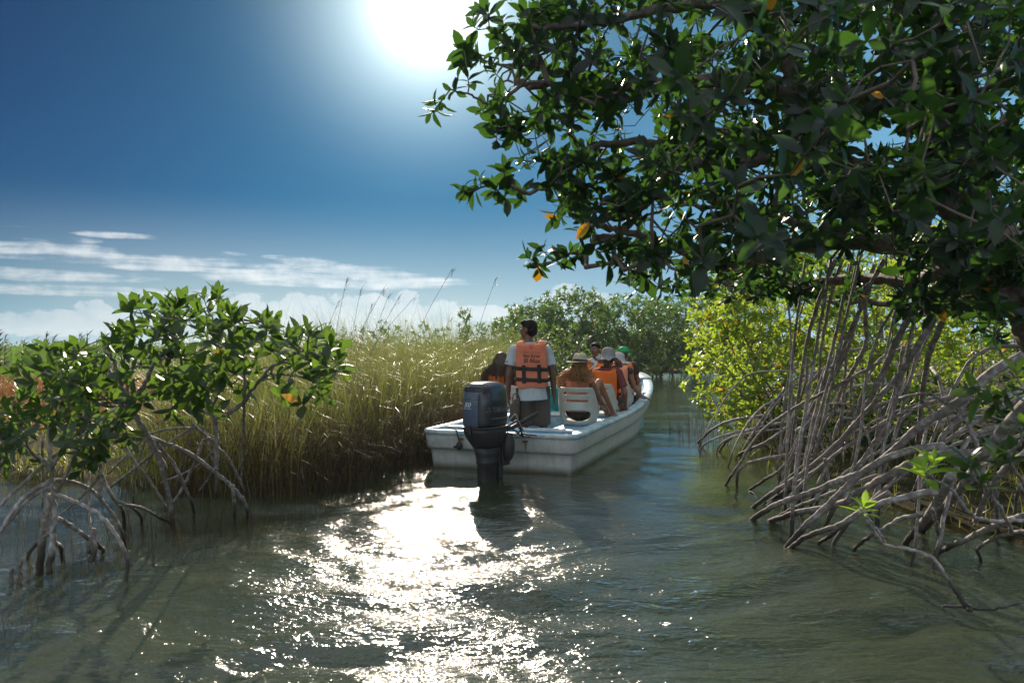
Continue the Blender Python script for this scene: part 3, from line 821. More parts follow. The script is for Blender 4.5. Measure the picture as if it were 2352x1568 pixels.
# more leaves towards the upper right, open lace to the left
dens = np.clip(0.30 + (px - 1150) / 1500 + np.where(py < 520, 0.06, -0.15), 0.22, 0.95)
dens = dens * np.clip(0.9 + 0.55 * np.sin(px * 0.016 + py * 0.011) * np.cos(py * 0.019 - px * 0.006), 0.3, 1.3)
k = rg.uniform(0, 1, len(px)) < dens; px, py = px[k], py[k]
u = rg.uniform(0, 1, len(px))
Yd = 3.7 + 4.0 * u + np.clip((1500 - px) / 900, 0, 1) * 0.0
Yd = np.where(px < 1450, 4.2 + 1.7 * u, Yd)
keep = rg.permutation(len(px))[:2150]
T = np.array([P(a, b_, c) for a, b_, c in zip(px[keep], py[keep], Yd[keep])])
# low hanging fringe of the crown and single sprigs
ex = [(1010, 245, 4.5), (1035, 205, 4.5), (1075, 180, 4.55), (990, 262, 4.5), (1062, 430, 4.5), (1080, 445, 4.5), (1100, 405, 4.5), (1135, 440, 4.5), (1165, 460, 4.5), (1160, 385, 4.6), (1195, 450, 4.6),
      (1210, 590, 4.65), (1235, 620, 4.65), (1245, 575, 4.65), (1280, 590, 4.7), (1310, 580, 4.7), (1335, 590, 4.7), (1255, 370, 4.7), (1290, 470, 4.7), (1270, 500, 4.7), (1390, 575, 4.8), (1440, 640, 5.0), (1460, 672, 5.0), (1425, 605, 4.9),
      (1150, 270, 4.6), (1130, 160, 4.6), (1065, 110, 4.6), (1140, 330, 4.6), (1175, 300, 4.6), (1205, 320, 4.6), (1085, 60, 4.5)]
T = np.vstack([T, LP(ex)])
# a few branches much nearer the lens
px = rg.uniform(1560, 2420, 40); py = rg.uniform(-60, 600, 40)
T = np.vstack([T, LP([(a, b_, c) for a, b_, c in zip(px, py, rg.uniform(2.4, 3.5, 40))])])
px = rg.uniform(2060, 2420, 75); py = rg.uniform(530, 730, 75)
T = np.vstack([T, LP([(a, b_, c) for a, b_, c in zip(px, py, rg.uniform(4.5, 5.1, 75))])])
# leafy lower right, under the big bough
px = rg.uniform(2080, 2450, 200); py = rg.uniform(600, 900, 200)
T = np.vstack([T, LP([(a, b_, c) for a, b_, c in zip(px, py, rg.uniform(5.4, 7.6, 200)) if b_ < 640 + (a - 2080) * 0.75])])
px = rg.uniform(1480, 2000, 110); py = rg.uniform(575, 690, 110)
T = np.vstack([T, LP([(a, b_, c) for a, b_, c in zip(px, py, rg.uniform(6.0, 8.2, 110))])])

def root_c3(lst, Y0, r0, r1=None, Y1=None, jit=0.0022):
    """prop root traced in the lower right crop; its last point stands in the water"""
    e = c3(*lst[-1])
    if Y1 is None: Y1 = CAM_Z * F / (e[1] - HOR)
    n = len(lst); pts = []
    for i, q in enumerate(lst):
        a = c3(*q); tt = i / (n - 1)
        pts.append(P(a[0], a[1], Y0 + (Y1 - Y0) * tt ** 1.2))
    if pts[-1][2] < 0.06:
        d = pts[-1] - pts[-2]; d /= np.linalg.norm(d) + 1e-9; d[2] = min(d[2], -0.6); pts.append(pts[-1] + d * 0.35)
    pts = np.array(pts)
    c = catmull(pts, 7, jit, rg); tt = np.linspace(0, 1, len(c))
    r1 = r1 or r0 * 0.8
    r = (r0 + (r1 - r0) * tt) * (1 + 0.025 * np.sin(np.arange(len(c)) * 0.9))
    return c, r, tube(c, r, 9, True, 0.02, rg)
RR = [
 ([(1290, 60), (1240, 190), (1180, 300), (1110, 410), (1060, 500), (980, 590), (900, 680), (780, 810), (640, 930), (520, 1010), (430, 1075)], 5.3, .030, .022, None),
 ([(1250, 80), (1190, 170), (1100, 260), (1040, 360), (1000, 450), (950, 560), (900, 660), (830, 760), (740, 880), (640, 960), (520, 1050)], 5.8, .036, .026, None),
 ([(980, 40), (920, 150), (880, 250), (820, 380), (790, 470), (740, 560), (700, 640), (650, 740), (610, 850), (590, 930)], 6.3, .024, .020, 7.6),
 ([(775, 40), (730, 150), (690, 260), (660, 370), (640, 480), (620, 620), (600, 760), (590, 900)], 6.6, .024, .020, 8.0),
 ([(800, 50), (760, 180), (735, 300), (715, 420), (705, 560), (690, 700), (660, 860)], 7.0, .020, .018, 8.4),
 ([(940, 60), (880, 230), (830, 400), (760, 540), (690, 640), (640, 740), (560, 900), (480, 960), (420, 1000)], 6.6, .022, .018, None),
 ([(900, 100), (900, 280), (905, 380), (860, 480), (820, 560), (800, 700), (790, 850)], 6.9, .026, .022, 7.9),
 ([(1290, 120), (1240, 260), (1180, 400), (1150, 520), (1135, 640), (1120, 800)], 5.6, .030, .026, 7.0),
 ([(970, 465), (850, 530), (740, 590), (640, 640), (560, 690), (480, 745), (420, 820), (370, 900), (310, 985)], 6.6, .020, .018, None),
 ([(770, 880), (690, 860), (600, 855), (480, 872), (400, 895), (368, 930), (362, 990)], 7.2, .024, .018, None),
 ([(1564, 440), (1430, 510), (1330, 600), (1240, 670), (1150, 720), (1060, 800), (980, 870), (880, 930), (800, 960), (680, 1010), (560, 1050), (480, 1090), (410, 1140)], 4.6, .040, .026, None),
 ([(1564, 690), (1480, 760), (1390, 845), (1280, 850), (1180, 860), (1080, 900), (980, 950), (900, 1000), (820, 1050), (740, 1075), (620, 1095), (540, 1120), (490, 1140)], 4.4, .045, .024, None),
 ([(1230, 815), (1120, 830), (1000, 865), (920, 910), (850, 960), (790, 1020), (730, 1080), (650, 1150), (580, 1235)], 5.0, .032, .028, None),
 ([(1200, 1005), (1080, 1030), (960, 1060), (870, 1100), (800, 1145), (710, 1175), (640, 1205), (590, 1245)], 4.7, .030, .020, None),
 ([(1260, 940), (1220, 1020), (1170, 1100), (1120, 1160), (1060, 1235)], 4.6, .038, .026, None),
 ([(1060, 930), (930, 950), (800, 1000), (700, 1040), (600, 1080), (490, 1140)], 5.6, .022, .018, None),
 ([(480, 690), (410, 700), (330, 715), (260, 750), (200, 805)], 10.2, .026, .022, None),
 ([(560, 720), (460, 740), (380, 765), (320, 800), (290, 840)], 10.0, .022, .020, None),
 ([(620, 700), (520, 780), (450, 820), (380, 850), (360, 870)], 9.0, .022, .020, None),
 ([(1600, 1100), (1500, 1130), (1400, 1170), (1310, 1215), (1240, 1245), (1190, 1275)], 4.3, .026, .020, None),
 ([(1600, 1170), (1520, 1180), (1440, 1205), (1370, 1250), (1385, 1290)], 4.2, .016, .012, None),
 ([(1440, 985), (1448, 1060), (1456, 1150), (1452, 1190)], 4.6, .020, .018, None),
 ([(1545, 980), (1530, 1070), (1525, 1150)], 4.5, .018, .016, None),
 ([(1600, 620), (1500, 720), (1400, 850), (1340, 940), (1290, 1010), (1200, 1100), (1130, 1180)], 4.2, .045, .034, None),
 ([(820, 430), (815, 520), (780, 640), (730, 740), (700, 820), (650, 900), (560, 960)], 7.0, .018, .018, None),
 ([(660, 450), (650, 560), (600, 700), (580, 820), (560, 900)], 7.6, .018, .016, None),
 ([(1060, 400), (1040, 520), (1010, 640), (960, 760), (900, 860), (840, 930)], 6.8, .022, .020, 7.2),
 ([(850, 500), (840, 640), (860, 760), (850, 880)], 7.4, .018, .018, 7.8),
 ([(740, 560), (720, 700), (760, 800), (770, 900)], 7.6, .016, .016, 7.8),
 ([(730, 870), (745, 940), (742, 985)], 6.3, .018, .016, 6.3),
 ([(900, 740), (930, 860), (935, 960), (930, 1010)], 6.0, .014, .014, 6.0),
 ([(1330, 600), (1290, 700), (1220, 790), (1190, 900), (1150, 1000)], 5.2, .026, .024, 5.6),
 ([(1040, 620), (1160, 600), (1240, 640), (1330, 680)], 6.5, .018, .014, 5.8),
 ([(1600, 830), (1500, 900), (1420, 1000), (1380, 1090), (1360, 1130)], 4.0, .026, .022, 4.8),
 ([(1320, 700), (1360, 800), (1390, 900), (1400, 1010)], 5.0, .020, .018, 5.0),
 ([(680, 900), (600, 970), (540, 1020), (470, 1060), (420, 1010)], 6.6, .016, .012, None),
 ([(1000, 1010), (900, 1070), (830, 1130), (760, 1190), (700, 1230)], 5.0, .020, .016, None),
 ([(1140, 1100), (1060, 1120), (980, 1160), (900, 1210), (850, 1255)], 4.8, .018, .014, None),
 ([(840, 760), (870, 690), (890, 600)], 6.6, .016, .014, 6.2),
 ([(1180, 1080), (1200, 1150), (1215, 1240)], 4.5, .014, .010, None),
]
roots = [root_c3(l, Y0, r0 * .76, (r1 or r0) * .74, Y1) for l, Y0, r0, r1, Y1 in RR]
# slender straight roots dropping from the boughs
for i in range(13):
    x0 = rg.uniform(560, 1330); y0 = rg.uniform(-10, 120) + max(0, x0 - 1000) * .1; Ya = rg.uniform(5.8, 7.8)
    dx = rg.uniform(160, 480); yb = rg.uniform(800, 980)
    a = P(*c3(x0, y0), Ya); e = P(*c3(max(x0 - dx, 400 + .25 * x0), yb), Ya + rg.uniform(-.2, .8)); e[2] = -.1
    m1 = a + (e - a) * .35 + rg.normal(0, .04, 3); m2 = a + (e - a) * .7 + rg.normal(0, .05, 3)
    c = catmull([a, m1, m2, e], 7, 0.002, rg); r = np.linspace(.011, .016, len(c)) * rg.uniform(.7, 1.15)
    roots.append((c, r, tube(c, r, 7, True, 0.02, rg)))
# smaller arching roots behind them
for i in range(32):
    x0 = rg.uniform(3.0, 5.2); y0 = rg.uniform(5.2, 10.5); z0 = rg.uniform(0.35, 1.5)
    x1 = rg.uniform(2.2, 3.6) + max(0, (y0 - 9)) * 0.1; y1 = y0 + rg.uniform(-0.9, 0.6)
    mid = np.array([(x0*0.5 + x1*0.5), (y0 + y1)/2, z0 * rg.uniform(0.65, 0.95)])
    pts = np.array([(x0, y0, z0 * 0.95), mid, (x1 + 0.08, y1, 0.15), (x1, y1, -0.3)])
    c = catmull(pts, 8, 0.002, rg); r = np.linspace(0.018, 0.011, len(c)) * rg.uniform(0.6, 1.15)
    roots.append((c, r, tube(c, r, 7, True, 0.02, rg)))
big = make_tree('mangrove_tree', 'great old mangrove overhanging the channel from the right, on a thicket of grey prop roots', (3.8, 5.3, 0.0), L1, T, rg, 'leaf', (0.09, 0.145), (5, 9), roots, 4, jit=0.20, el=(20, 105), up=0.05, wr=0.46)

# ------------------------------------------------------------------ smaller mangroves
def cloud(n, ells, rg, shell=0.5):
    """random points in a union of ellipsoids, more of them near the outside"""
    out = []
    w_ = np.array([e[3]*e[4]*e[5] for e in ells]) ** 0.8; w_ /= w_.sum()
    while len(out) < n:
        e = ells[rg.choice(len(ells), p=w_)]
        d = rg.normal(0, 1, 3); d /= np.linalg.norm(d)
        r = 1 - shell * rg.uniform(0, 1) ** 1.4
        q = np.array(e[:3]) + d * r * np.array(e[3:6]) * rg.uniform(0.9, 1.06)
        if q[2] > 0.12: out.append(q)
    return np.array(out)
def bush(name, label, ells, ntips, leaf, seed, L=(0.08, 0.12), nl=(6, 9), nseg=2, stems=5, base=None, group=None, cat='mangrove shrub', nroots=8, rr=0.02, spread=0.7, reach=0.8, **kw):
    g3 = np.random.default_rng(seed)
    E = np.array(ells); bc = E[:, :3].mean(0) if base is None else np.array([*base, 0.0]); bc = np.array([bc[0], bc[1], 0.0])
    lm = []
    for i in range(stems):
        e = E[i % len(E)]
        tgt = np.array(e[:3]) + g3.normal(0, 0.35, 3) * e[3:6] + (0, 0, 0.2 * e[5])
        b0 = bc + (g3.normal(0, spread * 0.35), g3.normal(0, spread * 0.35), 0)
        m1 = b0 + (tgt - b0) * 0.5 + g3.normal(0, 0.10, 3) * (1, 1, 0.3)
        b1 = b0.copy(); b1[2] = -0.2
        lm.append((np.array([b1, b0 + (0, 0, 0.2), m1, tgt]), rr * 1.5, rr * 0.4))
    rts = []
    for i in range(nroots):
        a_ = g3.uniform(0, 6.28); z0 = g3.uniform(0.3, 0.8)
        s0 = bc + (0, 0, z0); rch = reach * g3.uniform(0.5, 1.1)
        e_ = bc + (math.cos(a_)*rch, math.sin(a_)*rch, -0.25)
        md = bc + (math.cos(a_)*rch*0.6, math.sin(a_)*rch*0.6, z0 * 0.75)
        c = catmull(np.array([s0, md, e_]), 7, 0.006, g3); r = np.full(len(c), rr * g3.uniform(0.6, 1.0))
        rts.append((c, r, tube(c, r, 6)))
    T_ = cloud(ntips, ells, g3)
    return make_tree(name, label, tuple(bc), lm, T_, g3, leaf, L, nl, rts, nseg, group=group, cat=cat, jit=0.2, r_tip=0.003, seg=0.25, **kw)

# bright green thicket lit from behind, right bank behind the roots
bush('mangrove_shrub', 'bright yellow-green mangrove bush at the water edge, just right of the channel beyond the roots',
     [(3.35, 12.3, 1.25, 0.75, 1.3, 1.05), (4.2, 12.6, 2.1, 1.1, 1.3, 1.0), (3.3, 12.8, 2.2, .6, .7, .5), (4.1, 11.8, 0.8, 0.8, 0.9, 0.6), (3.6, 12.6, 1.9, .6, .8, .5), (3.3, 11.8, 0.55, .55, .8, .5), (4.2, 13.5, 1.2, 1.1, .8, 1.1)], 1000, 'leaf_bush', 11, (0.085, 0.125), (7, 10), 3, 6, (4.2, 12.4), nroots=10)
bush('mangrove_shrub', 'sunlit green mangrove bush seen through the tall prop roots, middle of the right bank',
     [(5.6, 11.8, 1.6, 1.2, 1.2, 1.3), (5.2, 10.8, 1.1, 0.9, 0.7, 0.9), (6.4, 11.6, 2.4, 1.1, 1.0, 1.0), (5.2, 12.2, 2.5, 1.0, .8, .8)], 950, 'leaf_bush', 12, (0.08, 0.12), (7, 10), 3, 6, (5.6, 11.6), nroots=6)
bush('mangrove_shrub', 'shaded yellow-green mangrove bush at the far right behind the big trunk',
     [(7.6, 11.6, 1.5, 1.3, 1.2, 1.4), (7.0, 10.2, 1.0, 1.0, 0.8, 0.9), (8.8, 11.4, 1.9, 1.2, 1.0, 1.2)], 620, 'leaf_bush', 13, (0.08, 0.12), (6, 9), 3, 6, (7.6, 11.4), nroots=4)
bush('mangrove_shrub', 'pale green mangrove bush glowing below the overhanging boughs, farther up the right bank',
     [(5.2, 16.4, 2.0, 1.4, 1.6, 1.3), (4.9, 15.8, 0.9, .9, 1.0, 0.8), (6.8, 16.6, 2.3, 1.4, 1.2, 1.2), (6.4, 16.2, 0.8, 1.8, .8, .8)], 850, 'leaf_bush', 14, (0.09, 0.13), (6, 9), 2, 6, (5.4, 16.4), nroots=6)
bush('mangrove_shrub', 'tall leafy mangrove bush behind the prop roots, rising into the shade of the great crown',
     [(9.5, 15.5, 2.2, 2.0, 1.5, 2.0), (8.0, 15.2, 2.4, 1.4, 1.2, 1.6)], 650, 'leaf_bush', 15, (0.09, 0.13), (6, 9), 2, 6, (9.0, 15.4), nroots=0)
bush('mangrove_shrub', 'dark mangrove thicket closing the gap at the right edge of the picture',
     [(5.9, 8.2, 1.2, 0.8, 0.8, 1.0), (6.6, 8.6, 2.1, 0.9, 0.8, 0.9)], 330, 'leaf_bush', 16, (0.08, 0.12), (6, 9), 3, 5, (6.2, 8.4), nroots=4)
bush('mangrove_shrub', 'low dark mangrove thicket in the shade among the lowest prop roots',
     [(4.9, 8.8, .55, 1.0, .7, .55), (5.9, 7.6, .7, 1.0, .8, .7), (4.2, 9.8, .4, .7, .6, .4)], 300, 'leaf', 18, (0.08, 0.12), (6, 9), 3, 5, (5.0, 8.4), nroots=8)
bush('mangrove_tree', 'tall mangrove with dense crown, farther back above the bright bushes on the right bank',
     [(9.5, 21.5, 4.4, 2.6, 2.0, 2.0), (7.4, 21.0, 3.5, 1.4, 1.4, 1.2), (12.5, 21, 4.6, 2.4, 1.6, 2.2)], 520, 'leaf_bush', 17, (0.10, 0.15), (6, 9), 2, 7, (9.5, 21.4), cat='mangrove tree', nroots=0, rr=0.05)

# mangroves closing the end of the channel
ends = [
 ('rounded dark mangrove at the end of the channel, right behind the guide', [(0.75, 30, 2.1, 1.5, 1.6, 1.3), (0.3, 29.5, 1.2, 1.3, 1.2, 0.9)], 420, (0.8, 30)),
 ('tallest rounded mangrove at the end of the channel, above the straw hat', [(2.4, 31, 2.7, 1.6, 1.8, 1.35), (2.6, 30.4, 1.5, 1.5, 1.4, 1.1)], 480, (2.4, 31)),
 ('broad mangrove at the end of the channel, above the men and women at the bow', [(4.9, 33, 2.5, 1.8, 1.8, 1.45), (4.6, 32.4, 1.3, 1.5, 1.4, 1.1)], 480, (4.8, 33)),
 ('dark mangrove at the end of the channel, over the boat bow', [(6.6, 35, 2.4, 1.5, 1.6, 1.5), (6.4, 34.6, 1.1, 1.3, 1.2, 1.0)], 430, (6.5, 35)),
 ('mangrove at the far bend of the channel, leftmost of those behind the hanging leaves', [(8.4, 37.6, 2.7, 1.6, 1.6, 1.7), (8.2, 37.4, 1.2, 1.6, 1.2, 1.1)], 430, (8.4, 37.6)),
 ('mangrove at the far bend of the channel, mostly hidden by the bright right-hand bush', [(11.0, 38.2, 2.9, 2.0, 1.6, 1.9), (10.6, 37.4, 1.2, 1.6, 1.2, 1.2)], 380, (11, 38)),
]
for i, (lb, E, n, bs) in enumerate(ends):
    E = [(a, b_, c * .9, d, e_, f_ * .9) for a, b_, c, d, e_, f_ in E] + [(bs[0], bs[1] - .9, 0.55, 1.5, .5, .55)]
    bush('mangrove_shrub', lb, E, int(n * 1.9), 'leaf_far', 40 + i, (0.15, 0.23), (6, 8), 2, 5, bs, nroots=6, rr=0.03, group='mangroves closing the end of the channel', reach=1.2)

# spindly grey-stemmed shrub between guide and straw hat
g3 = np.random.default_rng(55)
Tt = LP([(g3.uniform(1215, 1345), g3.uniform(745, 880), g3.uniform(15.2, 16.4)) for _ in range(150)])
lm = [(LP([(1288, 905, 15.7), (1286, 850, 15.7), (1292, 800, 15.7), (1300, 760, 15.7)]), .040, .012), (LP([(1288, 880, 15.7), (1270, 830, 15.6), (1240, 790, 15.5)]), .03, .010), (LP([(1290, 840, 15.7), (1320, 810, 15.8), (1345, 780, 15.9), (1370, 768, 15.9)]), .024, .006), (LP([(1288, 860, 15.7), (1310, 845, 15.5), (1330, 830, 15.4)]), .02, .008)]
make_tree('mangrove_shrub', 'spindly shrub with bare grey stems between the standing guide and the straw hat', (0.95, 15.7, 0), lm, Tt, g3, 'leaf_far', (0.07, 0.11), (5, 8), (), 2, cat='mangrove shrub', jit=0.25, r_tip=0.004)

# low shrubs along the skyline over the sawgrass
SKY = [(760, 750, 742, 22, 1.0), (815, 752, 742, 22, 1.0), (868, 738, 735, 21.5, 1.1), (925, 736, 732, 21, 1.2), (982, 740, 735, 21, 1.1), (1040, 742, 730, 21.5, 1.0), (1072, 712, 705, 20, .45), (1100, 738, 730, 22, 1.1), (1150, 736, 728, 22.5, 1.0), (1205, 730, 722, 24, 1.2)]
lbs = ['low dark shrub on the skyline, first right of the left mangrove', 'low shrub on the skyline below the row of seed stalks', 'bushy shrub on the skyline under the bent seed stalk', 'wide shrub on the skyline in the middle of the sawgrass', 'leafy shrub on the skyline beneath the tallest seed stalk', 'shrub on the skyline above the long-haired woman, left of the thin upright one', 'thin upright shrub poking above the skyline row', 'shrub on the skyline left of the guide, below the pale seed stalk', 'shrub on the skyline touching the left of the guide’s head', 'shrub on the skyline just right of the guide’s head']
for i, ((px_, py_, pt, Y, sz), lb) in enumerate(zip(SKY, lbs)):
    cx = P(px_, 790, Y); top = P(px_, pt, Y)[2]
    E = [(cx[0], Y, top - 0.5 * sz, 0.42 * sz, 0.5 * sz, 0.52 * sz), (cx[0] + 0.25, Y + .2, top - 0.95 * sz, 0.6 * sz, 0.6, 0.5 * sz)]
    if sz < .6: E = [(cx[0], Y, top - 0.18, 0.18, 0.2, 0.2), (cx[0], Y, top - 0.6, 0.10, 0.1, 0.4)]
    bush('skyline_shrub', lb.replace('’', "'"), E, 110 if sz > .6 else 22, 'leaf_far', 80 + i, (0.09, 0.14), (5, 7), 2, 4, (cx[0], Y), cat='shrub', group='low shrubs along the skyline', nroots=0, rr=0.015)

# ------------------------------------------------------------------ left mangroves
def c2(cx, cy): return cx * 0.476, 602.9 + cy * 0.476
def root_c2(lst, Y0, r0, r1=None, Y1=None, rgx=None):
    e = c2(*lst[-1])
    if Y1 is None: Y1 = CAM_Z * F / (e[1] - HOR)
    n = len(lst); pts = []
    for i, q in enumerate(lst):
        a = c2(*q); pts.append(P(a[0], a[1], Y0 + (Y1 - Y0) * (i/(n-1)) ** 1.2))
    if pts[-1][2] < 0.06: pts.append(pts[-1] + (0.0, 0, -0.22))
    c = catmull(np.array(pts), 7, 0.0015, rgx); r1 = (r1 or r0) * .74; r0 = r0 * .8
    r = np.linspace(r0, r1, len(c)) * (1 + 0.02*np.sin(np.arange(len(c)) * 1.2))
    return c, r, tube(c, r, 9, True, 0.02, rgx)
rg = np.random.default_rng(202)
Lm = []
def l2(lst, r0, r1): Lm.append((np.array([P(*c2(a, b_), y) for a, b_, y in lst]), r0, r1))
l2([(790, 1000, 5.8), (700, 820, 5.6), (610, 700, 5.4), (590, 600, 5.3), (545, 480, 5.2), (500, 420, 5.2)], .022, .009)
l2([(610, 700, 5.4), (690, 600, 5.3), (750, 470, 5.2), (850, 380, 5.2), (900, 290, 5.2)], .018, .007)
l2([(610, 700, 5.4), (480, 680, 5.2), (400, 620, 5.1), (300, 560, 5.0), (190, 520, 5.0)], .015, .006)
l2([(1045, 1000, 5.9), (1040, 850, 5.8), (1035, 750, 5.7), (960, 700, 5.6), (860, 640, 5.5), (770, 560, 5.4)], .018, .008)
l2([(1035, 750, 5.7), (1110, 720, 5.6), (1175, 675, 5.6), (1250, 570, 5.5), (1350, 480, 5.4), (1450, 430, 5.4)], .018, .006)
l2([(1175, 675, 5.6), (1180, 560, 5.5), (1130, 400, 5.4), (1060, 260, 5.3)], .012, .005)
l2([(1250, 570, 5.5), (1380, 540, 5.4), (1480, 560, 5.4), (1580, 540, 5.3)], .010, .005)
l2([(750, 470, 5.2), (950, 430, 5.2), (1040, 330, 5.2), (1000, 220, 5.2)], .010, .005)
C1 = [(600, 200), (720, 150), (830, 190), (940, 150), (1010, 130), (1100, 150), (1130, 230), (1300, 240), (1360, 330), (1460, 290), (1560, 310), (1650, 420), (1650, 520), (1560, 600), (1450, 660), (1300, 600), (1180, 620), (1060, 690), (960, 700), (860, 640), (700, 640), (560, 600), (500, 660), (380, 640), (240, 640), (100, 600), (50, 520), (110, 440), (250, 400), (360, 400), (470, 370), (560, 330)]
px = rg.uniform(40, 1670, 3000); py = rg.uniform(120, 710, 3000)
k = in_poly(px, py, C1); px, py = px[k][:205], py[k][:205]
Tl = [P(*c2(a, b_), y) for a, b_, y in zip(px, py, rg.uniform(4.75, 6.1, len(px)))]
for a, b_ in ((620, 190), (720, 165), (800, 170), (855, 185), (985, 150), (1030, 130), (1060, 160), (1150, 235), (1220, 260), (1300, 260), (1330, 250), (1440, 300), (1480, 290), (1520, 320), (1600, 370), (1640, 450), (1640, 500), (1560, 620), (1450, 650), (60, 500), (110, 470), (210, 440), (320, 400), (400, 400), (560, 330), (640, 290), (940, 680), (1040, 690), (700, 640), (450, 640), (250, 640), (860, 610), (1550, 330)):
    Tl.append(P(*c2(a, b_ + 25), rg.uniform(4.9, 5.4)))
for q in range(34):
    Tl.append(P(*c2(rg.uniform(30, 900), rg.uniform(560, 800)), rg.uniform(4.9, 5.8)))
rl = [([(620, 700), (700, 810), (745, 890), (775, 970), (810, 1100), (830, 1200), (835, 1290)], 5.4, .020, .022, None),
      ([(620, 820), (700, 832), (770, 860), (850, 890), (930, 930), (1000, 980), (1060, 1030), (1110, 1070), (1160, 1130), (1215, 1235)], 5.5, .017, .022, None),
      ([(1125, 1075), (1130, 1160), (1132, 1240)], 6.0, .018, .018, None), ([(1170, 1130), (1190, 1190), (1195, 1250)], 6.0, .016, .016, None),
      ([(1035, 750), (1040, 850), (1042, 950), (1046, 1050), (1045, 1130)], 5.8, .018, .016, 6.6),
      ([(1178, 650), (1176, 760), (1172, 900), (1162, 1060)], 5.6, .012, .012, 6.8),
      ([(1038, 860), (1000, 850), (970, 880), (950, 940), (920, 1010), (880, 1090), (830, 1175), (825, 1250)], 5.8, .017, .015, None),
      ([(740, 850), (790, 910), (850, 990), (895, 1090), (925, 1160), (935, 1215)], 5.6, .015, .015, None),
      ([(600, 880), (640, 950), (690, 1010), (745, 1090), (800, 1175)], 5.4, .014, .012, 5.9),
      ([(940, 790), (860, 840), (780, 890), (690, 960), (600, 1030), (520, 1090)], 5.7, .014, .016, 6.6),
      ([(930, 780), (1000, 840), (1060, 900), (1110, 960), (1160, 1060)], 5.7, .014, .012, 6.6),
      ([(930, 800), (840, 800), (760, 815), (690, 850), (600, 940), (520, 1020)], 5.7, .012, .012, 6.9),
      ([(480, 1000), (510, 1070), (550, 1140), (590, 1190), (600, 1270)], 5.2, .016, .020, None),
      ([(575, 1165), (640, 1172), (700, 1190), (760, 1225), (830, 1275)], 5.5, .014, .014, None),
      ([(620, 1170), (660, 1200), (685, 1245)], 5.7, .014, .016, None),
      ([(930, 810), (900, 900), (870, 1000), (850, 1080)], 5.9, .010, .010, 6.8), ([(1035, 900), (980, 960), (900, 1010), (780, 1060)], 6.0, .012, .012, 6.8),
      ([(1040, 880), (1090, 930), (1140, 1010), (1180, 1100)], 6.0, .011, .011, 6.6), ([(700, 860), (660, 980), (645, 1080), (645, 1170)], 6.0, .010, .010, 6.5),
      ([(740, 900), (700, 1000), (690, 1100)], 6.2, .010, .010, 6.8), ([(980, 790), (1010, 900), (1020, 1010), (960, 1100)], 6.2, .010, .010, 6.8)]
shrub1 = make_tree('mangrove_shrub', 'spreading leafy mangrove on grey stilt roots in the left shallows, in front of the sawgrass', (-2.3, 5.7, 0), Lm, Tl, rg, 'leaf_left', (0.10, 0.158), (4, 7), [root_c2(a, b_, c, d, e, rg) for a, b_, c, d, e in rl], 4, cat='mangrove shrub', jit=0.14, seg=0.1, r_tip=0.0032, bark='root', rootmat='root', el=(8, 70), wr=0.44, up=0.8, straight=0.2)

Lm = []
l2([(240, 1500, 4.75), (255, 1330, 4.75), (265, 1230, 4.75), (255, 1100, 4.75), (245, 960, 4.7), (235, 780, 4.7)], .020, .008)
l2([(245, 1000, 4.7), (190, 940, 4.6), (110, 900, 4.6), (30, 870, 4.6), (-60, 800, 4.6)], .012, .005)
l2([(245, 990, 4.7), (310, 900, 4.7), (370, 860, 4.7), (480, 760, 4.7), (560, 700, 4.7)], .012, .006)
l2([(485, 1130, 4.9), (485, 1000, 4.8), (440, 900, 4.7), (400, 850, 4.6)], .014, .006)
Tl = []
px = rg.uniform(-160, 640, 900); py = rg.uniform(620, 1000, 900)
C2 = [(-160, 640), (30, 640), (60, 700), (200, 690), (300, 640), (380, 640), (440, 720), (640, 730), (640, 900), (560, 860), (480, 960), (400, 1000), (330, 930), (240, 830), (120, 820), (60, 960), (-160, 980)]
k = in_poly(px, py, C2); px, py = px[k][:62], py[k][:62]
Tl = [P(*c2(a, b_), y) for a, b_, y in zip(px, py, rg.uniform(4.3, 5.0, len(px)))] + [P(*c2(a, b_), 4.7) for a, b_ in ((180, 960), (30, 990), (590, 760), (600, 840), (420, 960), (380, 1010), (480, 930), (30, 700), (20, 840))]
rl = [([(250, 1050), (170, 1090), (100, 1150), (50, 1220), (0, 1300)], 4.75, .018, .018, 4.6), ([(255, 1050), (310, 1050), (350, 1058), (410, 1080), (460, 1112), (510, 1170), (560, 1240), (590, 1310), (605, 1375)], 4.75, .016, .014, None),
      ([(255, 1115), (300, 1128), (350, 1150), (410, 1175), (470, 1210), (520, 1260), (570, 1330), (600, 1390), (618, 1450), (608, 1545)], 4.7, .015, .016, None),
      ([(240, 1120), (228, 1190), (215, 1260), (205, 1350), (190, 1490)], 4.75, .026, .032, None), ([(262, 1225), (310, 1250), (370, 1290), (430, 1335), (480, 1370), (505, 1410)], 4.75, .017, .020, None),
      ([(245, 1300), (200, 1330), (165, 1370), (138, 1420)], 4.75, .016, .016, None), ([(262, 1350), (290, 1370), (303, 1440)], 4.8, .018, .018, None),
      ([(0, 1170), (60, 1110), (150, 1030), (230, 960), (300, 905), (370, 865)], 4.7, .016, .012, 4.9), ([(250, 1080), (180, 1110), (110, 1170), (50, 1240), (0, 1290), (-60, 1350)], 4.75, .018, .014, 4.7),
      ([(430, 1400), (440, 1300), (430, 1200), (430, 1000)], 4.9, .012, .010, 5.3), ([(440, 1440), (455, 1380), (450, 1280)], 4.9, .026, .018, 4.9), ([(360, 900), (330, 1000), (270, 1120), (230, 1200)], 4.7, .014, .014, 4.9),
      ([(490, 1010), (440, 1080), (360, 1160), (280, 1220)], 4.8, .012, .010, 5.2), ([(500, 1060), (530, 1110), (560, 1150), (600, 1160)], 5.0, .014, .014, 5.3), ([(205, 860), (206, 1000), (206, 1180)], 5.2, .010, .010, 5.6)]
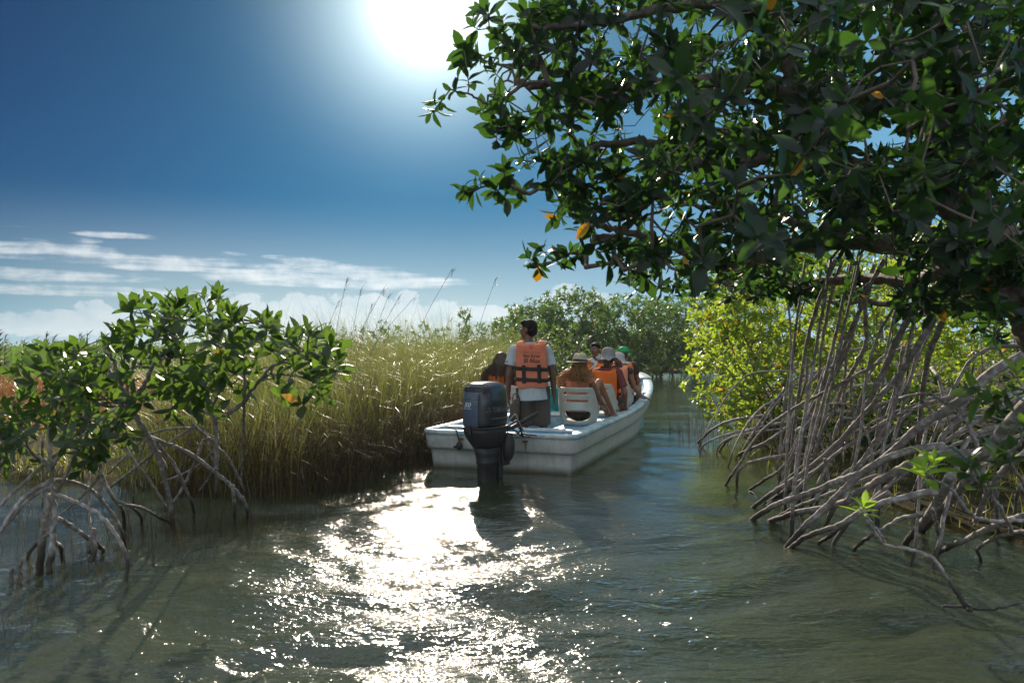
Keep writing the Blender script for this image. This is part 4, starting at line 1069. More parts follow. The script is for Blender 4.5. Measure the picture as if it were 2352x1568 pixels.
make_tree('mangrove_shrub', 'small mangrove nearest the camera at the far left, on black-footed stilt roots', (-2.7, 4.75, 0), Lm, Tl, rg, 'leaf_left', (0.085, 0.13), (5, 8), [root_c2(a, b_, c, d, e, rg) for a, b_, c, d, e in rl], 4, cat='mangrove shrub', jit=0.12, seg=0.1, r_tip=0.003, bark='root', rootmat='root', el=(20, 95), wr=0.40, up=0.1)

# bare sticks and breathing roots
def stick(lst, r, label, name='dead_stick', mt='root', group=None):
    c = catmull(np.array(lst), 6, 0.003, rg); b_ = c[0].copy()
    o = MB().add(*tube(c - b_, np.linspace(r, r * 0.55, len(c)), 7, True, 0.05, rg)).build(name, M[mt]); o.location = b_
    tag(o, label, 'dead stick', group)
e = PW(1225/1.7415*0+ c2(1478, 1140)[0], c2(1478, 1140)[1])
stick([e + (0, 0, -.3), e, P(*c2(1466, 1060), e[1]), P(*c2(1458, 985), e[1])], .011, 'thin pale stick standing in the water at the foot of the brown grass')
for i, (a, b_, h) in enumerate([(52, 1530, 55), (60, 1532, 62), (92, 1528, 70), (103, 1528, 55), (98, 1520, 80)]):
    e = PW(*c2(a, b_))
    stick([e + (0, 0, -.2), e, P(*c2(a + rg.uniform(-4, 4), b_ - h), e[1])], .012, 'short black breathing root poking from the water in the lower left corner', 'breathing_root', 'twig', 'black breathing roots by the lower left edge')

# ------------------------------------------------------------------ sprigs low on the right
def sprig(name, label, stem, heads, leafm, L, seed, nl=(6, 8), r0=.010, r1=.006, el=(15, 85), cat='mangrove seedling', up=0.9, rootm='root'):
    g3 = np.random.default_rng(seed)
    root = empty(name); st = [catmull(s, 8, 0.003, g3) for s in stem]; b0 = st[0][-1].copy(); b0 = np.array([b0[0], b0[1], 0]); root.location = b0
    mb_ = MB()
    for i, s in enumerate(st):
        q = np.linspace(r1 if i == 0 else r1*0.7, r0 if i == 0 else r1, len(s)); mb_.add(*tube(s - b0, q, 8, True, 0.04, g3))
    mb_.build('stem', M[rootm], root)
    for hpos, hd in heads:
        V, Q = rosettes([np.array(hpos)], [np.array(hd)], g3, nl, L, wr=0.42, nseg=4, el=el, up=up)
        MB().add(V - b0, Q).build('leaf_cluster', M[leafm], root)
    tag(root, label, cat)
def q3(cx, cy, Y): return P(*c3(cx, cy), Y)
sprig('fallen_branch', 'grey fallen branch trailing into the water with a sprig of lime green leaves, lower right',
      [[q3(893, 1080, 4.35), q3(925, 1150, 4.35), q3(985, 1228, 4.3), q3(1080, 1250, 4.25), q3(1180, 1285, 4.2), q3(1230, 1350, 4.15), q3(1290, 1440, 4.1), q3(1325, 1492, 4.05), q3(1345, 1500, 4.0)],
       [q3(1560, 1470, 3.9), q3(1460, 1500, 3.95), q3(1380, 1503, 4.0), q3(1325, 1492, 4.05), q3(1225, 1488, 4.1)],
       [q3(985, 1228, 4.3), q3(960, 1180, 4.25), q3(900, 1110, 4.2)]],
      [(q3(893, 1068, 4.35), (0.1, 0, 1))], 'leaf_young', (0.12, 0.165), 31, (8, 9), .014, .007, cat='fallen branch')
sprig('mangrove_seedling', 'bright green sprig of broad leaves standing before the thick grey root',
      [[q3(1150, 925, 3.6), q3(1190, 960, 3.65), q3(1260, 1000, 3.7), q3(1340, 1100, 3.8), q3(1420, 1130, 3.9), q3(1564, 1130, 4.0)]],
      [(q3(1145, 915, 3.6), (-0.15, 0, 1)), (q3(1185, 880, 3.7), (0.2, 0, 1))], 'leaf_young', (0.12, 0.17), 32, (8, 9), .010, .005)
sprig('mangrove_seedling', 'dark leafy seedling to the right of the bright sprig, over the lower roots',
      [[q3(1330, 890, 3.4), q3(1360, 960, 3.5), q3(1420, 1010, 3.6), q3(1500, 1140, 3.8), q3(1510, 1180, 3.9)], [q3(1450, 860, 3.4), q3(1440, 930, 3.5), q3(1430, 1015, 3.6)]],
      [(q3(1330, 890, 3.4), (-0.2, 0, 1)), (q3(1450, 850, 3.4), (0.1, 0, 1)), (q3(1385, 960, 3.5), (0.4, 0, .6))], 'leaf_left', (0.11, 0.16), 33, (7, 9), .010, .005)
sprig('mangrove_seedling', 'blurred glossy leaf cluster close to the lens at the right edge, level with the boat',
      [[q3(1350, 570, 2.7), q3(1440, 600, 2.8), q3(1520, 600, 2.9), q3(1600, 560, 3.1), q3(1680, 620, 3.3), q3(1720, 1200, 3.7)], [q3(1450, 650, 2.8), q3(1520, 600, 2.9)], [q3(1500, 500, 2.9), q3(1560, 570, 3.0)]],
      [(q3(1350, 575, 2.7), (-0.7, 0, .3)), (q3(1440, 640, 2.8), (-0.2, 0, -0.6)), (q3(1490, 610, 2.8), (0, 0, -.8)), (q3(1540, 500, 2.9), (0.2, 0, .8))], 'leaf_left', (0.09, 0.12), 34, (5, 7), .009, .005, up=0.0)
sprig('mangrove_seedling', 'drooping sprig of long leaves at the right edge, lowest of the near sprigs',
      [[q3(1564, 740, 3.1), q3(1540, 820, 3.15), q3(1500, 870, 3.2), q3(1570, 1000, 3.4), q3(1620, 1240, 3.7)]],
      [(q3(1564, 740, 3.1), (-0.1, 0, 1)), (q3(1510, 850, 3.2), (-0.6, 0, .5))], 'leaf_left', (0.10, 0.14), 35, (5, 7), .009, .005)
# ------------------------------------------------------------------ the boat
HEAD = 19.8
BO = np.array((-0.17, 8.72, 0.0))
rH = R(HEAD)
def W(u, v, z=0.0):
    """boat coordinates (u forward of the transom, v to starboard) -> world"""
    return BO + np.array((math.sin(rH) * u + math.cos(rH) * v, math.cos(rH) * u - math.sin(rH) * v, z))

def hull_mat():
    m = bpy.data.materials.new('hull_paint'); m.use_nodes = True
    t = NT(m.node_tree); b = m.node_tree.nodes['Principled BSDF']
    co = t.n('ShaderNodeTexCoord').outputs['Object']
    sp = t.n('ShaderNodeSeparateXYZ', inp={0: co})
    n1 = t.n('ShaderNodeTexNoise', inp={'Vector': co, 'Scale': 5.0, 'Detail': 8.0, 'Roughness': 0.7}).outputs[0]
    n2 = t.n('ShaderNodeTexNoise', inp={'Vector': co, 'Scale': 38.0, 'Detail': 5.0, 'Roughness': 0.7}).outputs[0]
    mp = t.n('ShaderNodeMapping', inp={0: co, 3: (20.0, 20.0, 1.6)}).outputs[0]
    n3 = t.n('ShaderNodeTexNoise', inp={'Vector': mp, 'Scale': 1.0, 'Detail': 4.0}).outputs[0]
    c = t.ramp(n1, [(0.3, (0.44, 0.47, 0.44)), (0.6, (0.62, 0.65, 0.62))])
    c = t.mix(t.mr(n2, 0.60, 0.72, 0, 0.45), c, (0.28, 0.27, 0.22))
    c = t.mix(t.mr(n3, 0.52, 0.75, 0, 0.35), c, (0.33, 0.30, 0.22))
    # waterline grime
    wl = t.m('ADD', sp.outputs[2], t.m('MULTIPLY', n1, -0.10))
    c = t.mix(t.mr(wl, -0.05, 0.05, 0.9, 0), c, (0.09, 0.085, 0.04))
    # rust streak under the towing eye
    dx = t.m('DIVIDE', t.m('SUBTRACT', sp.outputs[0], 0.335), 0.016)
    st = t.mr(t.m('ADD', t.m('MULTIPLY', dx, dx), t.m('MULTIPLY', n2, 1.2)), 0.5, 1.9, 1, 0)
    zz = t.mr(sp.outputs[2], 0.20, 0.33, 0.25, 1.0)
    zc = t.m('LESS_THAN', sp.outputs[2], 0.345)
    c = t.mix(t.m('MULTIPLY', t.m('MULTIPLY', st, zz), t.m('MULTIPLY', zc, 0.85)), c, (0.22, 0.09, 0.02))
    # a few chips down to bare glass fibre
    c = t.mix(t.mr(n1, 0.68, 0.71, 0, 0.8), c, (0.22, 0.20, 0.16))
    t.link(c, b.inputs['Base Color']); b.inputs['Roughness'].default_value = 0.38
    bp = t.n('ShaderNodeBump', inp={'Height': n2, 'Strength': 0.15, 'Distance': 0.01}); t.link(bp.outputs[0], b.inputs['Normal'])
    return m
def worn(name, a, b2, thr=(0.47, 0.58), rough=0.5, sc=6.0):
    m = bpy.data.materials.new(name); m.use_nodes = True
    t = NT(m.node_tree); b = m.node_tree.nodes['Principled BSDF']
    co = t.n('ShaderNodeTexCoord').outputs['Object']
    n1 = t.n('ShaderNodeTexNoise', inp={'Vector': co, 'Scale': sc, 'Detail': 9.0, 'Roughness': 0.72}).outputs[0]
    n2 = t.n('ShaderNodeTexNoise', inp={'Vector': co, 'Scale': 45.0, 'Detail': 4.0, 'Roughness': 0.7}).outputs[0]
    c = t.mix(t.mr(n1, thr[0], thr[1]), a, b2)
    c = t.mix(t.mr(n2, 0.62, 0.72, 0, 0.5), c, tuple(x * 0.45 for x in a))
    t.link(c, b.inputs['Base Color']); b.inputs['Roughness'].default_value = rough
    bp = t.n('ShaderNodeBump', inp={'Height': n2, 'Strength': 0.2, 'Distance': 0.008}); t.link(bp.outputs[0], b.inputs['Normal'])
    return m
M['hull'] = hull_mat()
M['blue'] = worn('blue_paint', (0.20, 0.44, 0.58), (0.34, 0.56, 0.66), rough=0.42)
M['rim'] = worn('rim_paint', (0.24, 0.44, 0.54), (0.58, 0.62, 0.60), (0.44, 0.56), rough=0.42)
M['deckwhite'] = worn('deck_white', (0.50, 0.56, 0.58), (0.66, 0.68, 0.66), rough=0.45)
M['black'] = mat('black_rubber', (0.02, 0.02, 0.022), 0.5, noise_amt=.2)
M['rust'] = mat('rusty_iron', (0.16, 0.07, 0.03), 0.8, noise_amt=.25, scale=40, bump=.4)
M['steel'] = mat('dull_steel', (0.35, 0.35, 0.34), 0.35, metal=0.8, noise_amt=.15, scale=30)

BL_, B0 = 7.15, 0.905
def half_outline():
    pts = []
    rc = 0.13
    for x in np.linspace(0, B0 - rc, 12)[:-1]: pts.append((x, 0.0))
    for a in np.linspace(-90, 0, 9)[:-1]: pts.append((B0 - rc + rc*math.cos(R(a)), rc + rc*math.sin(R(a))))
    for y in np.linspace(rc, 3.0, 18)[:-1]: pts.append((B0, y))
    for a in np.linspace(0, 90, 44):
        c_, s_ = math.cos(R(a)), math.sin(R(a))
        pts.append((B0 * c_ ** (2/2.5), 3.0 + (BL_ - 3.0) * s_ ** (2/1.9)))
    return np.array(pts)
ho = half_outline()
OUT = np.vstack([ho, (ho[1:-1][::-1]) * (-1, 1)])
def inset(d):
    n = len(OUT); nx = np.roll(OUT, -1, 0) - np.roll(OUT, 1, 0); nx = nrmz(nx)
    inw = np.stack([-nx[:, 1], nx[:, 0]], 1)
    d = np.broadcast_to(d, (n,))
    q = OUT + inw * d[:, None]
    q[:, 0] = np.where(OUT[:, 0] >= 0, np.maximum(q[:, 0], 0), np.minimum(q[:, 0], 0))
    return q
uu = OUT[:, 1]
hs = 0.435 + 0.05 * uu / 7 + 0.36 * np.clip((uu - 2.3) / 4.85, 0, 1) ** 2
rake = np.clip((uu - 3.2) / 3.95, 0, 1) ** 1.7
def ring(d, z): 
    q = inset(d); return np.column_stack([q, np.broadcast_to(z, (len(q),))])
def strip(rings, close=False):
    V = np.concatenate(rings); n = len(rings[0]); m = len(rings)
    i, j = np.meshgrid(np.arange(m-1), np.arange(n), indexing='ij'); j2 = (j+1) % n
    return V, np.stack([i*n + j, i*n + j2, (i+1)*n + j2, (i+1)*n + j], -1).reshape(-1, 4)
boat = empty('motor_boat', tuple(BO), -rH)
st_ = hs - 0.215
def fl(f): return f * rake
MB().add(*strip([ring(-.004, hs - .052), ring(0.002, hs - .11), ring(0.010 + fl(.05), st_ + .03), ring(0.022 + fl(.06), st_ + .006), ring(0.050 + fl(.07), st_), ring(0.060 + fl(.08), st_ - .012),
                 ring(0.070 + fl(.13), st_ - .08), ring(0.085 + fl(.30), 0.04), ring(0.10 + fl(.46), -0.10), ring(0.20 + fl(.6), -0.22), ring(0.5, -0.30)])).build('hull', M['hull'], boat)
gw = np.where(uu < 0.14, 0.075, 0.135)
MB().add(*strip([ring(-.004, hs - .052), ring(-.016, hs - .046), ring(-.018, hs - .012), ring(-.006, hs + .002), ring(0.02, hs + .006), ring(gw - .015, hs + .003), ring(gw, hs - .012)])).build('gunwale', M['rim'], boat)
inr = [ring(gw - .001, hs - .008), ring(gw + .015 + fl(.10), hs - .15), ring(gw + .05 + fl(.5), 0.0), ring(gw + .09 + fl(.55), -0.03)]
last = inr[-1].copy(); last[:, 0] = 0
MB().add(*strip(inr + [last])).build('interior', M['blue'], boat)
# stern well, bulkhead, side benches, bow deck
wb = MB()
wb.add(*box((0, 0.25, 0.165), (1.56, 0.34, 0.19)))
bevel(wb.build('motor_well', M['blue'], boat, False), .01)
bk = MB(); bk.add(*box((0, 0.47, 0.245), (1.60, 0.09, 0.35)))
bevel(bk.build('bulkhead', M['blue'], boat, False), .012)
bt = MB(); bt.add(*box((0, 0.475, 0.428), (1.62, 0.13, 0.022)))
bevel(bt.build('bulkhead_cap', M['deckwhite'], boat, False), .006)
hatch = MB(); hatch.add(*box((-0.02, 0.47, 0.442), (0.34, 0.10, 0.012))); hatch.add(*box((0.48, 0.47, 0.442), (0.32, 0.10, 0.010)))
bevel(hatch.build('hatch_lid', M['deckwhite'], boat, False), .004)
for sx in (1, -1):
    sb = MB(); sb.add(*box((sx * 0.535, 2.75, 0.22), (0.44, 3.9, 0.34)))
    bevel(sb.build('side_bench', M['blue'], boat, False), .02)
bw = OUT[(OUT[:, 1] > 5.2)]
q = ring(gw + .02, hs - .10); qi = q.copy(); qi[:, 0] = 0
selm = np.where(uu > 5.45)[0]
V = np.vstack([q[selm], qi[selm]]); k = len(selm)
Q = [(i, i+1, k+i+1, k+i) for i in range(k-1) if abs(selm[i+1]-selm[i]) == 1]
solidify(MB().add(V, np.array(Q)).build('bow_deck', M['blue'], boat), .02, -1)
cap = MB(); 
sel2 = np.where(uu > 6.45)[0]; q0 = ring(-.02, hs + .008); q1 = ring(0.22, hs + .008)
V = np.vstack([q0[sel2], q1[sel2]]); k = len(sel2)
solidify(cap.add(V, np.array([(i, i+1, k+i+1, k+i) for i in range(k-1)])).build('bow_cap', M['deckwhite'], boat), .02, 1)
# towing eyes, drain hole, cable with plug
for vx in (0.335, -0.42):
    e = MB(); e.add(*sphere((vx, -0.012, 0.352), (0.035, 0.014, 0.011))); 
    c = catmull([(vx - .024, -.014, .352), (vx - .016, -.05, .346), (vx + .016, -.05, .346), (vx + .024, -.014, .352)], 6); e.add(*tube(c, .005, 6))
    e.build('towing_eye', M['rust'], boat)
V, Q = sphere((0.215, 0.4235, 0.385), (0.014, 0.004, 0.014)); MB().add(V, Q).build('drain_hole', M['black'], boat)
c = catmull([(-0.28, .30, .30), (-0.45, .26, .39), (-0.58, .16, .395), (-0.56, .10, .43), (-0.50, .035, .450), (-0.46, -.03, .42), (-0.435, -.04, .36), (-0.425, -.035, .315)], 8)
cb = MB(); cb.add(*tube(c, .008, 7)); cb.add(*sphere((-0.425, -.045, .275), (.035, .03, .05))); cb.add(*sphere((-0.45, -.05, .262), (.045, .022, .016)))
cb.build('cable', M['black'], boat)
tag(boat, 'white fibreglass skiff with worn pale blue rim and inside, carrying the passengers', 'boat')

# ------------------------------------------------------------------ lettering
def text_geo(s, size, align='CENTER', shear=0.0, bold=0.0, spacing=1.0):
    cu = bpy.data.curves.new('lettering', 'FONT'); cu.body = s; cu.size = size; cu.align_x = align; cu.shear = shear; cu.offset = bold; cu.space_character = spacing
    cu.resolution_u = 3
    o = bpy.data.objects.new('lettering', cu); C.objects.link(o)
    dg = bpy.context.evaluated_depsgraph_get()
    me = bpy.data.meshes.new_from_object(o.evaluated_get(dg))
    V = np.array([v.co[:] for v in me.vertices]); Fs = [tuple(p.vertices) for p in me.polygons]
    bpy.data.objects.remove(o); bpy.data.curves.remove(cu); bpy.data.meshes.remove(me)
    return V[:, :2], Fs
def add_faces(mb, V, Fs):
    by = {}
    for f in Fs: by.setdefault(len(f), []).append(f)
    mb.add(V, [np.array(x) for x in by.values()])
def ringtext(cx, cy, r, w_, k=28):
    a = np.linspace(0, 2*np.pi, k, endpoint=False)
    V = np.vstack([np.stack([cx + (r+w_)*np.cos(a), cy + (r+w_)*np.sin(a)], 1), np.stack([cx + r*np.cos(a), cy + r*np.sin(a)], 1)])
    return V, [(i, (i+1) % k, k + (i+1) % k, k + i) for i in range(k)]
def bar2(x0, y0, x1, y1, w_):
    d = np.array((x1-x0, y1-y0)); d = d / np.linalg.norm(d) * w_ / 2; n = np.array((-d[1], d[0]))
    a, b_ = np.array((x0, y0)), np.array((x1, y1))
    return np.array([a - n, b_ - n, b_ + n, a + n]), [(0, 1, 2, 3)]

# ------------------------------------------------------------------ the outboard motor
def paint(name, col, rough=0.22, coat=0.5):
    return mat(name, col, rough, noise_amt=0.10, scale=20, coat=coat, bump=0.02, bscale=120)
M['cowl'] = paint('cowl_paint', (0.022, 0.026, 0.036))
M['cowl_stripe'] = paint('cowl_stripe_paint', (0.075, 0.105, 0.17), 0.28)
M['leg'] = mat('leg_casting', (0.035, 0.034, 0.038), 0.45, noise_amt=0.2, scale=14, bump=.1)
M['decal'] = mat('pale_decal', (0.62, 0.68, 0.66), 0.4, noise_amt=.04)
M['decal_dim'] = mat('grey_decal', (0.16, 0.16, 0.17), 0.4, noise_amt=.04)
NE = 3.4
prof = [(1.012, .03, .04), (1.010, .075, .10), (1.002, .112, .150), (0.985, .138, .188), (0.955, .156, .214), (0.90, .167, .229), (0.80, .173, .238), (0.68, .174, .240), (0.60, .172, .238), (0.562, .168, .234)]
PZ = np.array([p[0] for p in prof])[::-1]; PA = np.array([p[1] for p in prof])[::-1]; PB = np.array([p[2] for p in prof])[::-1]
def sec(z, a, b_, n=NE, k=44, oy=0.0):
    th = np.linspace(0, 2*np.pi, k, endpoint=False)
    c_, s_ = np.cos(th), np.sin(th)
    x = a * np.sign(c_) * np.abs(c_) ** (2/n); y = b_ * np.sign(s_) * np.abs(s_) ** (2/n)
    return np.column_stack([x, y + oy, np.full(k, z)])
def loft(secs, cap=True):
    V = np.concatenate(secs); n = len(secs[0]); m = len(secs)
    i, j = np.meshgrid(np.arange(m-1), np.arange(n), indexing='ij'); j2 = (j+1) % n
    Q = np.stack([i*n + j, i*n + j2, (i+1)*n + j2, (i+1)*n + j], -1).reshape(-1, 4)
    Fs = [Q]
    if cap:
        V = np.vstack([V, secs[0].mean(0), secs[-1].mean(0)]); j = np.arange(n); j2 = (j+1) % n
        Fs += [np.stack([j2, j, np.full(n, m*n)], -1), np.stack([(m-1)*n + j, (m-1)*n + j2, np.full(n, m*n+1)], -1)]
    return V, Fs
mot = empty('outboard_motor', (-0.275, 8.22, 0), -R(36))
MB().add(*loft([sec(z, a, b_) for z, a, b_ in prof[::-1]])).build('cowling', M['cowl'], mot)
MB().add(*loft([sec(.552, .168, .234), sec(.556, .176, .243), sec(.540, .178, .245), sec(.536, .170, .236)])).build('cowl_seam', M['black'], mot)
MB().add(*loft([sec(.541, .168, .234), sec(.50, .165, .230), sec(.44, .150, .212, oy=.01), sec(.38, .120, .180, oy=.02), sec(.34, .105, .160, oy=.03)])).build('lower_cowling', M['leg'], mot)
MB().add(*loft([sec(.345, .102, .157, 3, oy=.03), sec(.26, .088, .135, 3, oy=.03), sec(.20, .080, .120, 3, oy=.03), sec(.19, .086, .126, 3, oy=.03), sec(.175, .086, .126, 3, oy=.03), sec(.165, .076, .112, 3, oy=.03), sec(0, .070, .108, 3, oy=.02), sec(-.3, .06, .10, 3, oy=.02)])).build('leg', M['leg'], mot)
MB().add(*loft([sec(-.28, .05, .09, 2.2), sec(-.4, .05, .16, 2.2, oy=.02), sec(-.5, .04, .09, 2.2)])).build('gearcase', M['leg'], mot)
def cowl_y(x, z, off=0.003):     # aft face of the cowling
    a = np.interp(z, PZ, PA); b_ = np.interp(z, PZ, PB)
    return -(b_ * (1 - np.clip(np.abs(x / a), 0, .999) ** NE) ** (1/NE) + off)
def cowl_x(y, z, off=0.003):     # starboard face
    a = np.interp(z, PZ, PA); b_ = np.interp(z, PZ, PB)
    return a * (1 - np.clip(np.abs(y / b_), 0, .999) ** NE) ** (1/NE) + off
def aft_patch(x0, x1, z0, z1, off, nx=14, nz=18):
    X, Z = np.meshgrid(np.linspace(x0, x1, nx), np.linspace(z0, z1, nz))
    V = np.stack([X, cowl_y(X, Z, off), Z], -1).reshape(-1, 3)
    i, j = np.meshgrid(np.arange(nz-1), np.arange(nx-1), indexing='ij')
    return V, np.stack([i*nx + j, i*nx + j+1, (i+1)*nx + j+1, (i+1)*nx + j], -1).reshape(-1, 4)
MB().add(*aft_patch(-.150, .085, .842, .915, .0020)).build('stripe', M['cowl_stripe'], mot)
MB().add(*aft_patch(-.150, .085, .566, .836, .0022)).build('stripe', M['cowl_stripe'], mot)
# air intake: dark recess with a raised lip and two louvres
vt = MB().add(*aft_patch(-.125, .125, .925, .958, .0035, 20, 6)); vt.build('air_intake', M['black'], mot)
lip = np.array([(x, 0, z) for x, z in [(-.13, .942), (-.12, .960), (0, .966), (.12, .960), (.13, .942), (.12, .925), (0, .920), (-.12, .925), (-.13, .942)]]); lip = catmull(lip, 5); lip[:, 1] = cowl_y(lip[:, 0], lip[:, 2], .004)
MB().add(*tube(lip, .005, 6)).build('intake_lip', M['cowl'], mot)
for xx in (-.06, .02): 
    V, Q = box((xx, float(cowl_y(np.array(xx), np.array(.943), .006)), .943), (.032, .012, .014)); bevel(MB().add(V, Q).build('louvre', M['leg'], mot, False), .003)
V, Q = box((-.005, float(cowl_y(np.array(0.), np.array(.55), .016)), .535), (.036, .028, .10)); bevel(MB().add(V, Q).build('latch', M['leg'], mot, False), .008)
# figures on the aft face
tb = MB(); V, Fs = text_geo('50', .062, 'CENTER', 0.28, 0.0018, 1.05); V = V * (1.35, 1)
X = V[:, 0] - .045; Z = V[:, 1] + .765; add_faces(tb, np.column_stack([X, cowl_y(X, Z, .0045), Z]), Fs); tb.build('figures', M['decal'], mot, False)
tb = MB(); V, Fs = text_geo('High Thrust', .021, 'CENTER', 0.25, 0.0004)
X = V[:, 0] - .045; Z = V[:, 1] + .742; add_faces(tb, np.column_stack([X, cowl_y(X, Z, .0045), Z]), Fs); tb.build('small_lettering', M['decal'], mot, False)
# name and round emblem on the starboard face
tb = MB(); V, Fs = text_geo('YAMAHA', .092, 'LEFT', 0.0, 0.0012, 1.0); V = V * (0.68, 1)
Y_ = V[:, 0] - .105; Z = V[:, 1] + .705; add_faces(tb, np.column_stack([cowl_x(Y_, Z, .0035), Y_, Z]), Fs); tb.build('name_lettering', M['decal_dim'], mot, False)
tb = MB()
for V, Fs in [ringtext(-.152, .732, .027, .004)] + [bar2(-.152, .732, -.152 + .026*math.cos(R(a)), .732 + .026*math.sin(R(a)), .006) for a in (90, 210, 330)]:
    Y_ = V[:, 0]; Z = V[:, 1]; add_faces(tb, np.column_stack([cowl_x(Y_, Z, .0036), Y_, Z]), Fs)
tb.build('emblem', M['decal_dim'], mot, False)
X2, Z2 = np.meshgrid(np.linspace(-.12, .17, 12), np.linspace(.642, .652, 2)); V = np.stack([cowl_x(X2, Z2, .0034), X2, Z2], -1).reshape(-1, 3)
MB().add(V, np.array([(j, j+1, 12+j+1, 12+j) for j in range(11)])).build('side_line', M['decal_dim'], mot)
# clamp bracket, tilt tube, tiller, cables
cbm = MB()
for sx in (-.085, .085): cbm.add(*box((sx, .235, .30), (.03, .13, .34)))
cbm.add(*box((0, .19, .22), (.14, .07, .40))); cbm.add(*box((0, .20, -.02), (.12, .06, .30)))
bevel(cbm.build('clamp_bracket', M['leg'], mot, False), .012)
MB().add(*tube([(-.14, .26, .45), (.14, .26, .45)], .018, 12)).build('tilt_tube', M['steel'], mot)
MB().add(*tube(catmull([(0.05, .22, .50), (.10, .34, .52), (.20, .46, .60), (.26, .58, .66)], 6), [.022]*13 + [.026]*6 , 10)).build('tiller', M['black'], mot)
for i, pp in enumerate([[(.12, .2, .52), (.19, .30, .60), (.21, .34, .50), (.20, .38, .43), (.16, .5, .42)], [(.13, .18, .50), (.22, .26, .54), (.24, .34, .46), (.30, .5, .43)], [(.10, .22, .56), (.16, .30, .66), (.20, .30, .60), (.24, .36, .47)], [(.12, .21, .48), (.18, .28, .45), (.22, .33, .50), (.17, .40, .44)], [(.13, .2, .53), (.20, .25, .50), (.19, .36, .44), (.28, .42, .42)]]):
    MB().add(*tube(catmull(pp, 8), .007 if i else .010, 6)).build('cable', M['black'] if i != 2 else M['steel'], mot)
V, Fs = sphere((.14, .22, .33), (.055, .075, .15)); MB().add(V, Fs).build('trim_cylinder', M['leg'], mot)
tag(mot, 'dark blue-black outboard motor with a 50 on its cowling, clamped to the transom', 'outboard motor')

# ------------------------------------------------------------------ moulded chairs
def sheet(f, s0, s1, z0, z1, ns, nz):
    S = np.linspace(s0, s1, ns + 1); Z = np.linspace(z0, z1, nz + 1)
    SS, ZZ = np.meshgrid(S, Z)
    cs = (SS[:-1, :-1] + SS[1:, 1:]) / 2; cz = (ZZ[:-1, :-1] + ZZ[1:, 1:]) / 2
    keep = f(cs, cz) < 0
    i, j = np.nonzero(keep); n = ns + 1
    Q = np.stack([i*n + j, i*n + j+1, (i+1)*n + j+1, (i+1)*n + j], -1)
    cntv = np.bincount(Q.ravel(), minlength=(ns+1)*(nz+1)).reshape(SS.shape)
    bd = (cntv > 0) & (cntv < 4)
    h = (S[1]-S[0]) * 0.3
    for _ in range(4):
        v = f(SS, ZZ); gx = (f(SS+1e-3, ZZ) - f(SS-1e-3, ZZ)) / 2e-3; gz_ = (f(SS, ZZ+1e-3) - f(SS, ZZ-1e-3)) / 2e-3
        g2_ = gx*gx + gz_*gz_ + 1e-6; st = np.clip(v / np.sqrt(g2_), -h, h)
        SS = np.where(bd, SS - st * gx/np.sqrt(g2_), SS); ZZ = np.where(bd, ZZ - st * gz_/np.sqrt(g2_), ZZ)
    used = np.unique(Q); mp = np.full(SS.size, -1); mp[used] = np.arange(len(used))
    return SS.ravel()[used], ZZ.ravel()[used], mp[Q]
def chair_f(s, z):
    a = np.abs(s)
    t_ = np.clip((a - 0.17) / 0.17, 0, 1); top = 0.465 - 0.235 * (t_*t_*(3-2*t_)) - 0.03 * np.clip((a-.34)/.15, 0, 1) + 0.028 * np.exp(-((a - .47)/.035)**2)
    outer = np.maximum(z - top, a - 0.50)
    def slot(cz, hw, hh):
        dx = np.maximum(a - (hw - hh), 0); return np.hypot(dx, z - cz) - hh
    def oval(cz, hw, hh): return (np.sqrt((a/hw)**2.6 + (np.abs(z-cz)/hh)**2.6) - 1) * hh
    h = np.minimum(np.minimum(slot(.395, .128, .016), slot(.305, .130, .016)), oval(.125, .178, .068))
    return np.maximum(outer, -h)
def chair_map(s, z):
    th = s / 0.245
    t_ = np.clip(z / .46, 0, 1)
    k = 0.78 + 0.22 * np.clip(z/.16, 0, 1) ** 0.6
    rx = (.225 + .035 * t_) * k; ry = (.215 + .02 * t_) * k
    y = -ry * np.cos(th) * (1.0) - 0.10 * t_ ** 1.4 * np.clip(np.cos(th), 0, 1)
    x = rx * np.sign(np.sin(th)) * np.abs(np.sin(th)) ** 0.8
    y = np.where(np.abs(th) > math.pi/2, y * 1.25, y)
    return np.column_stack([x, y, z])
M['chair'] = mat('chair_plastic', (0.60, 0.63, 0.58), 0.38, noise_amt=.12, scale=6, bump=.05, bscale=200, col2=(0.46, 0.45, 0.38))
cs, cz, CQ = sheet(chair_f, -.53, .53, 0, .50, 110, 52)
chair_me = MB().add(chair_map(cs, cz), CQ).mesh('chair_shell')
def seat_mesh():
    a = np.linspace(0, 2*np.pi, 32, endpoint=False); secs = []
    for z, k in ((.0, .72), (.004, .76), (.04, .84), (.055, .88), (.06, .84), (.045, .6), (.04, .2)):
        secs.append(np.column_stack([.225*k*np.cos(a), .225*k*np.sin(a) * np.where(np.sin(a) > 0, 1.15, 1) , np.full(32, z)]))
    return MB().add(*loft(secs)).mesh('chair_seat')
seat_me = seat_mesh()
def chair(u, v, z, turn, label, sc=1.0):
    p_ = W(u, v, z)
    root = empty('moulded_chair', tuple(p_), -rH + R(turn)); root.scale = (sc, sc, sc)
    o = link('backrest', chair_me, M['chair'], root); solidify(o, .014, 0); 
    link('seat', seat_me, M['chair'], root)
    tag(root, label, 'chair', 'moulded plastic seats in the boat')
    return root
chair(1.55, .52, .392, 6, 'nearest white slotted chair, holding the woman in the straw hat', 1.03)
chair(2.75, .50, .392, 4, 'white chair behind the grey sun hat, second along the starboard side')
chair(3.85, .50, .392, 2, 'white chair behind the orange vest marked IK, third along the starboard side')
chair(1.95, -.58, .392, 0, 'white chair on the port side, under the long-haired woman')
chair(2.95, -.36, .392, 4, 'empty white chair with a teal towel over it, between guide and straw hat')
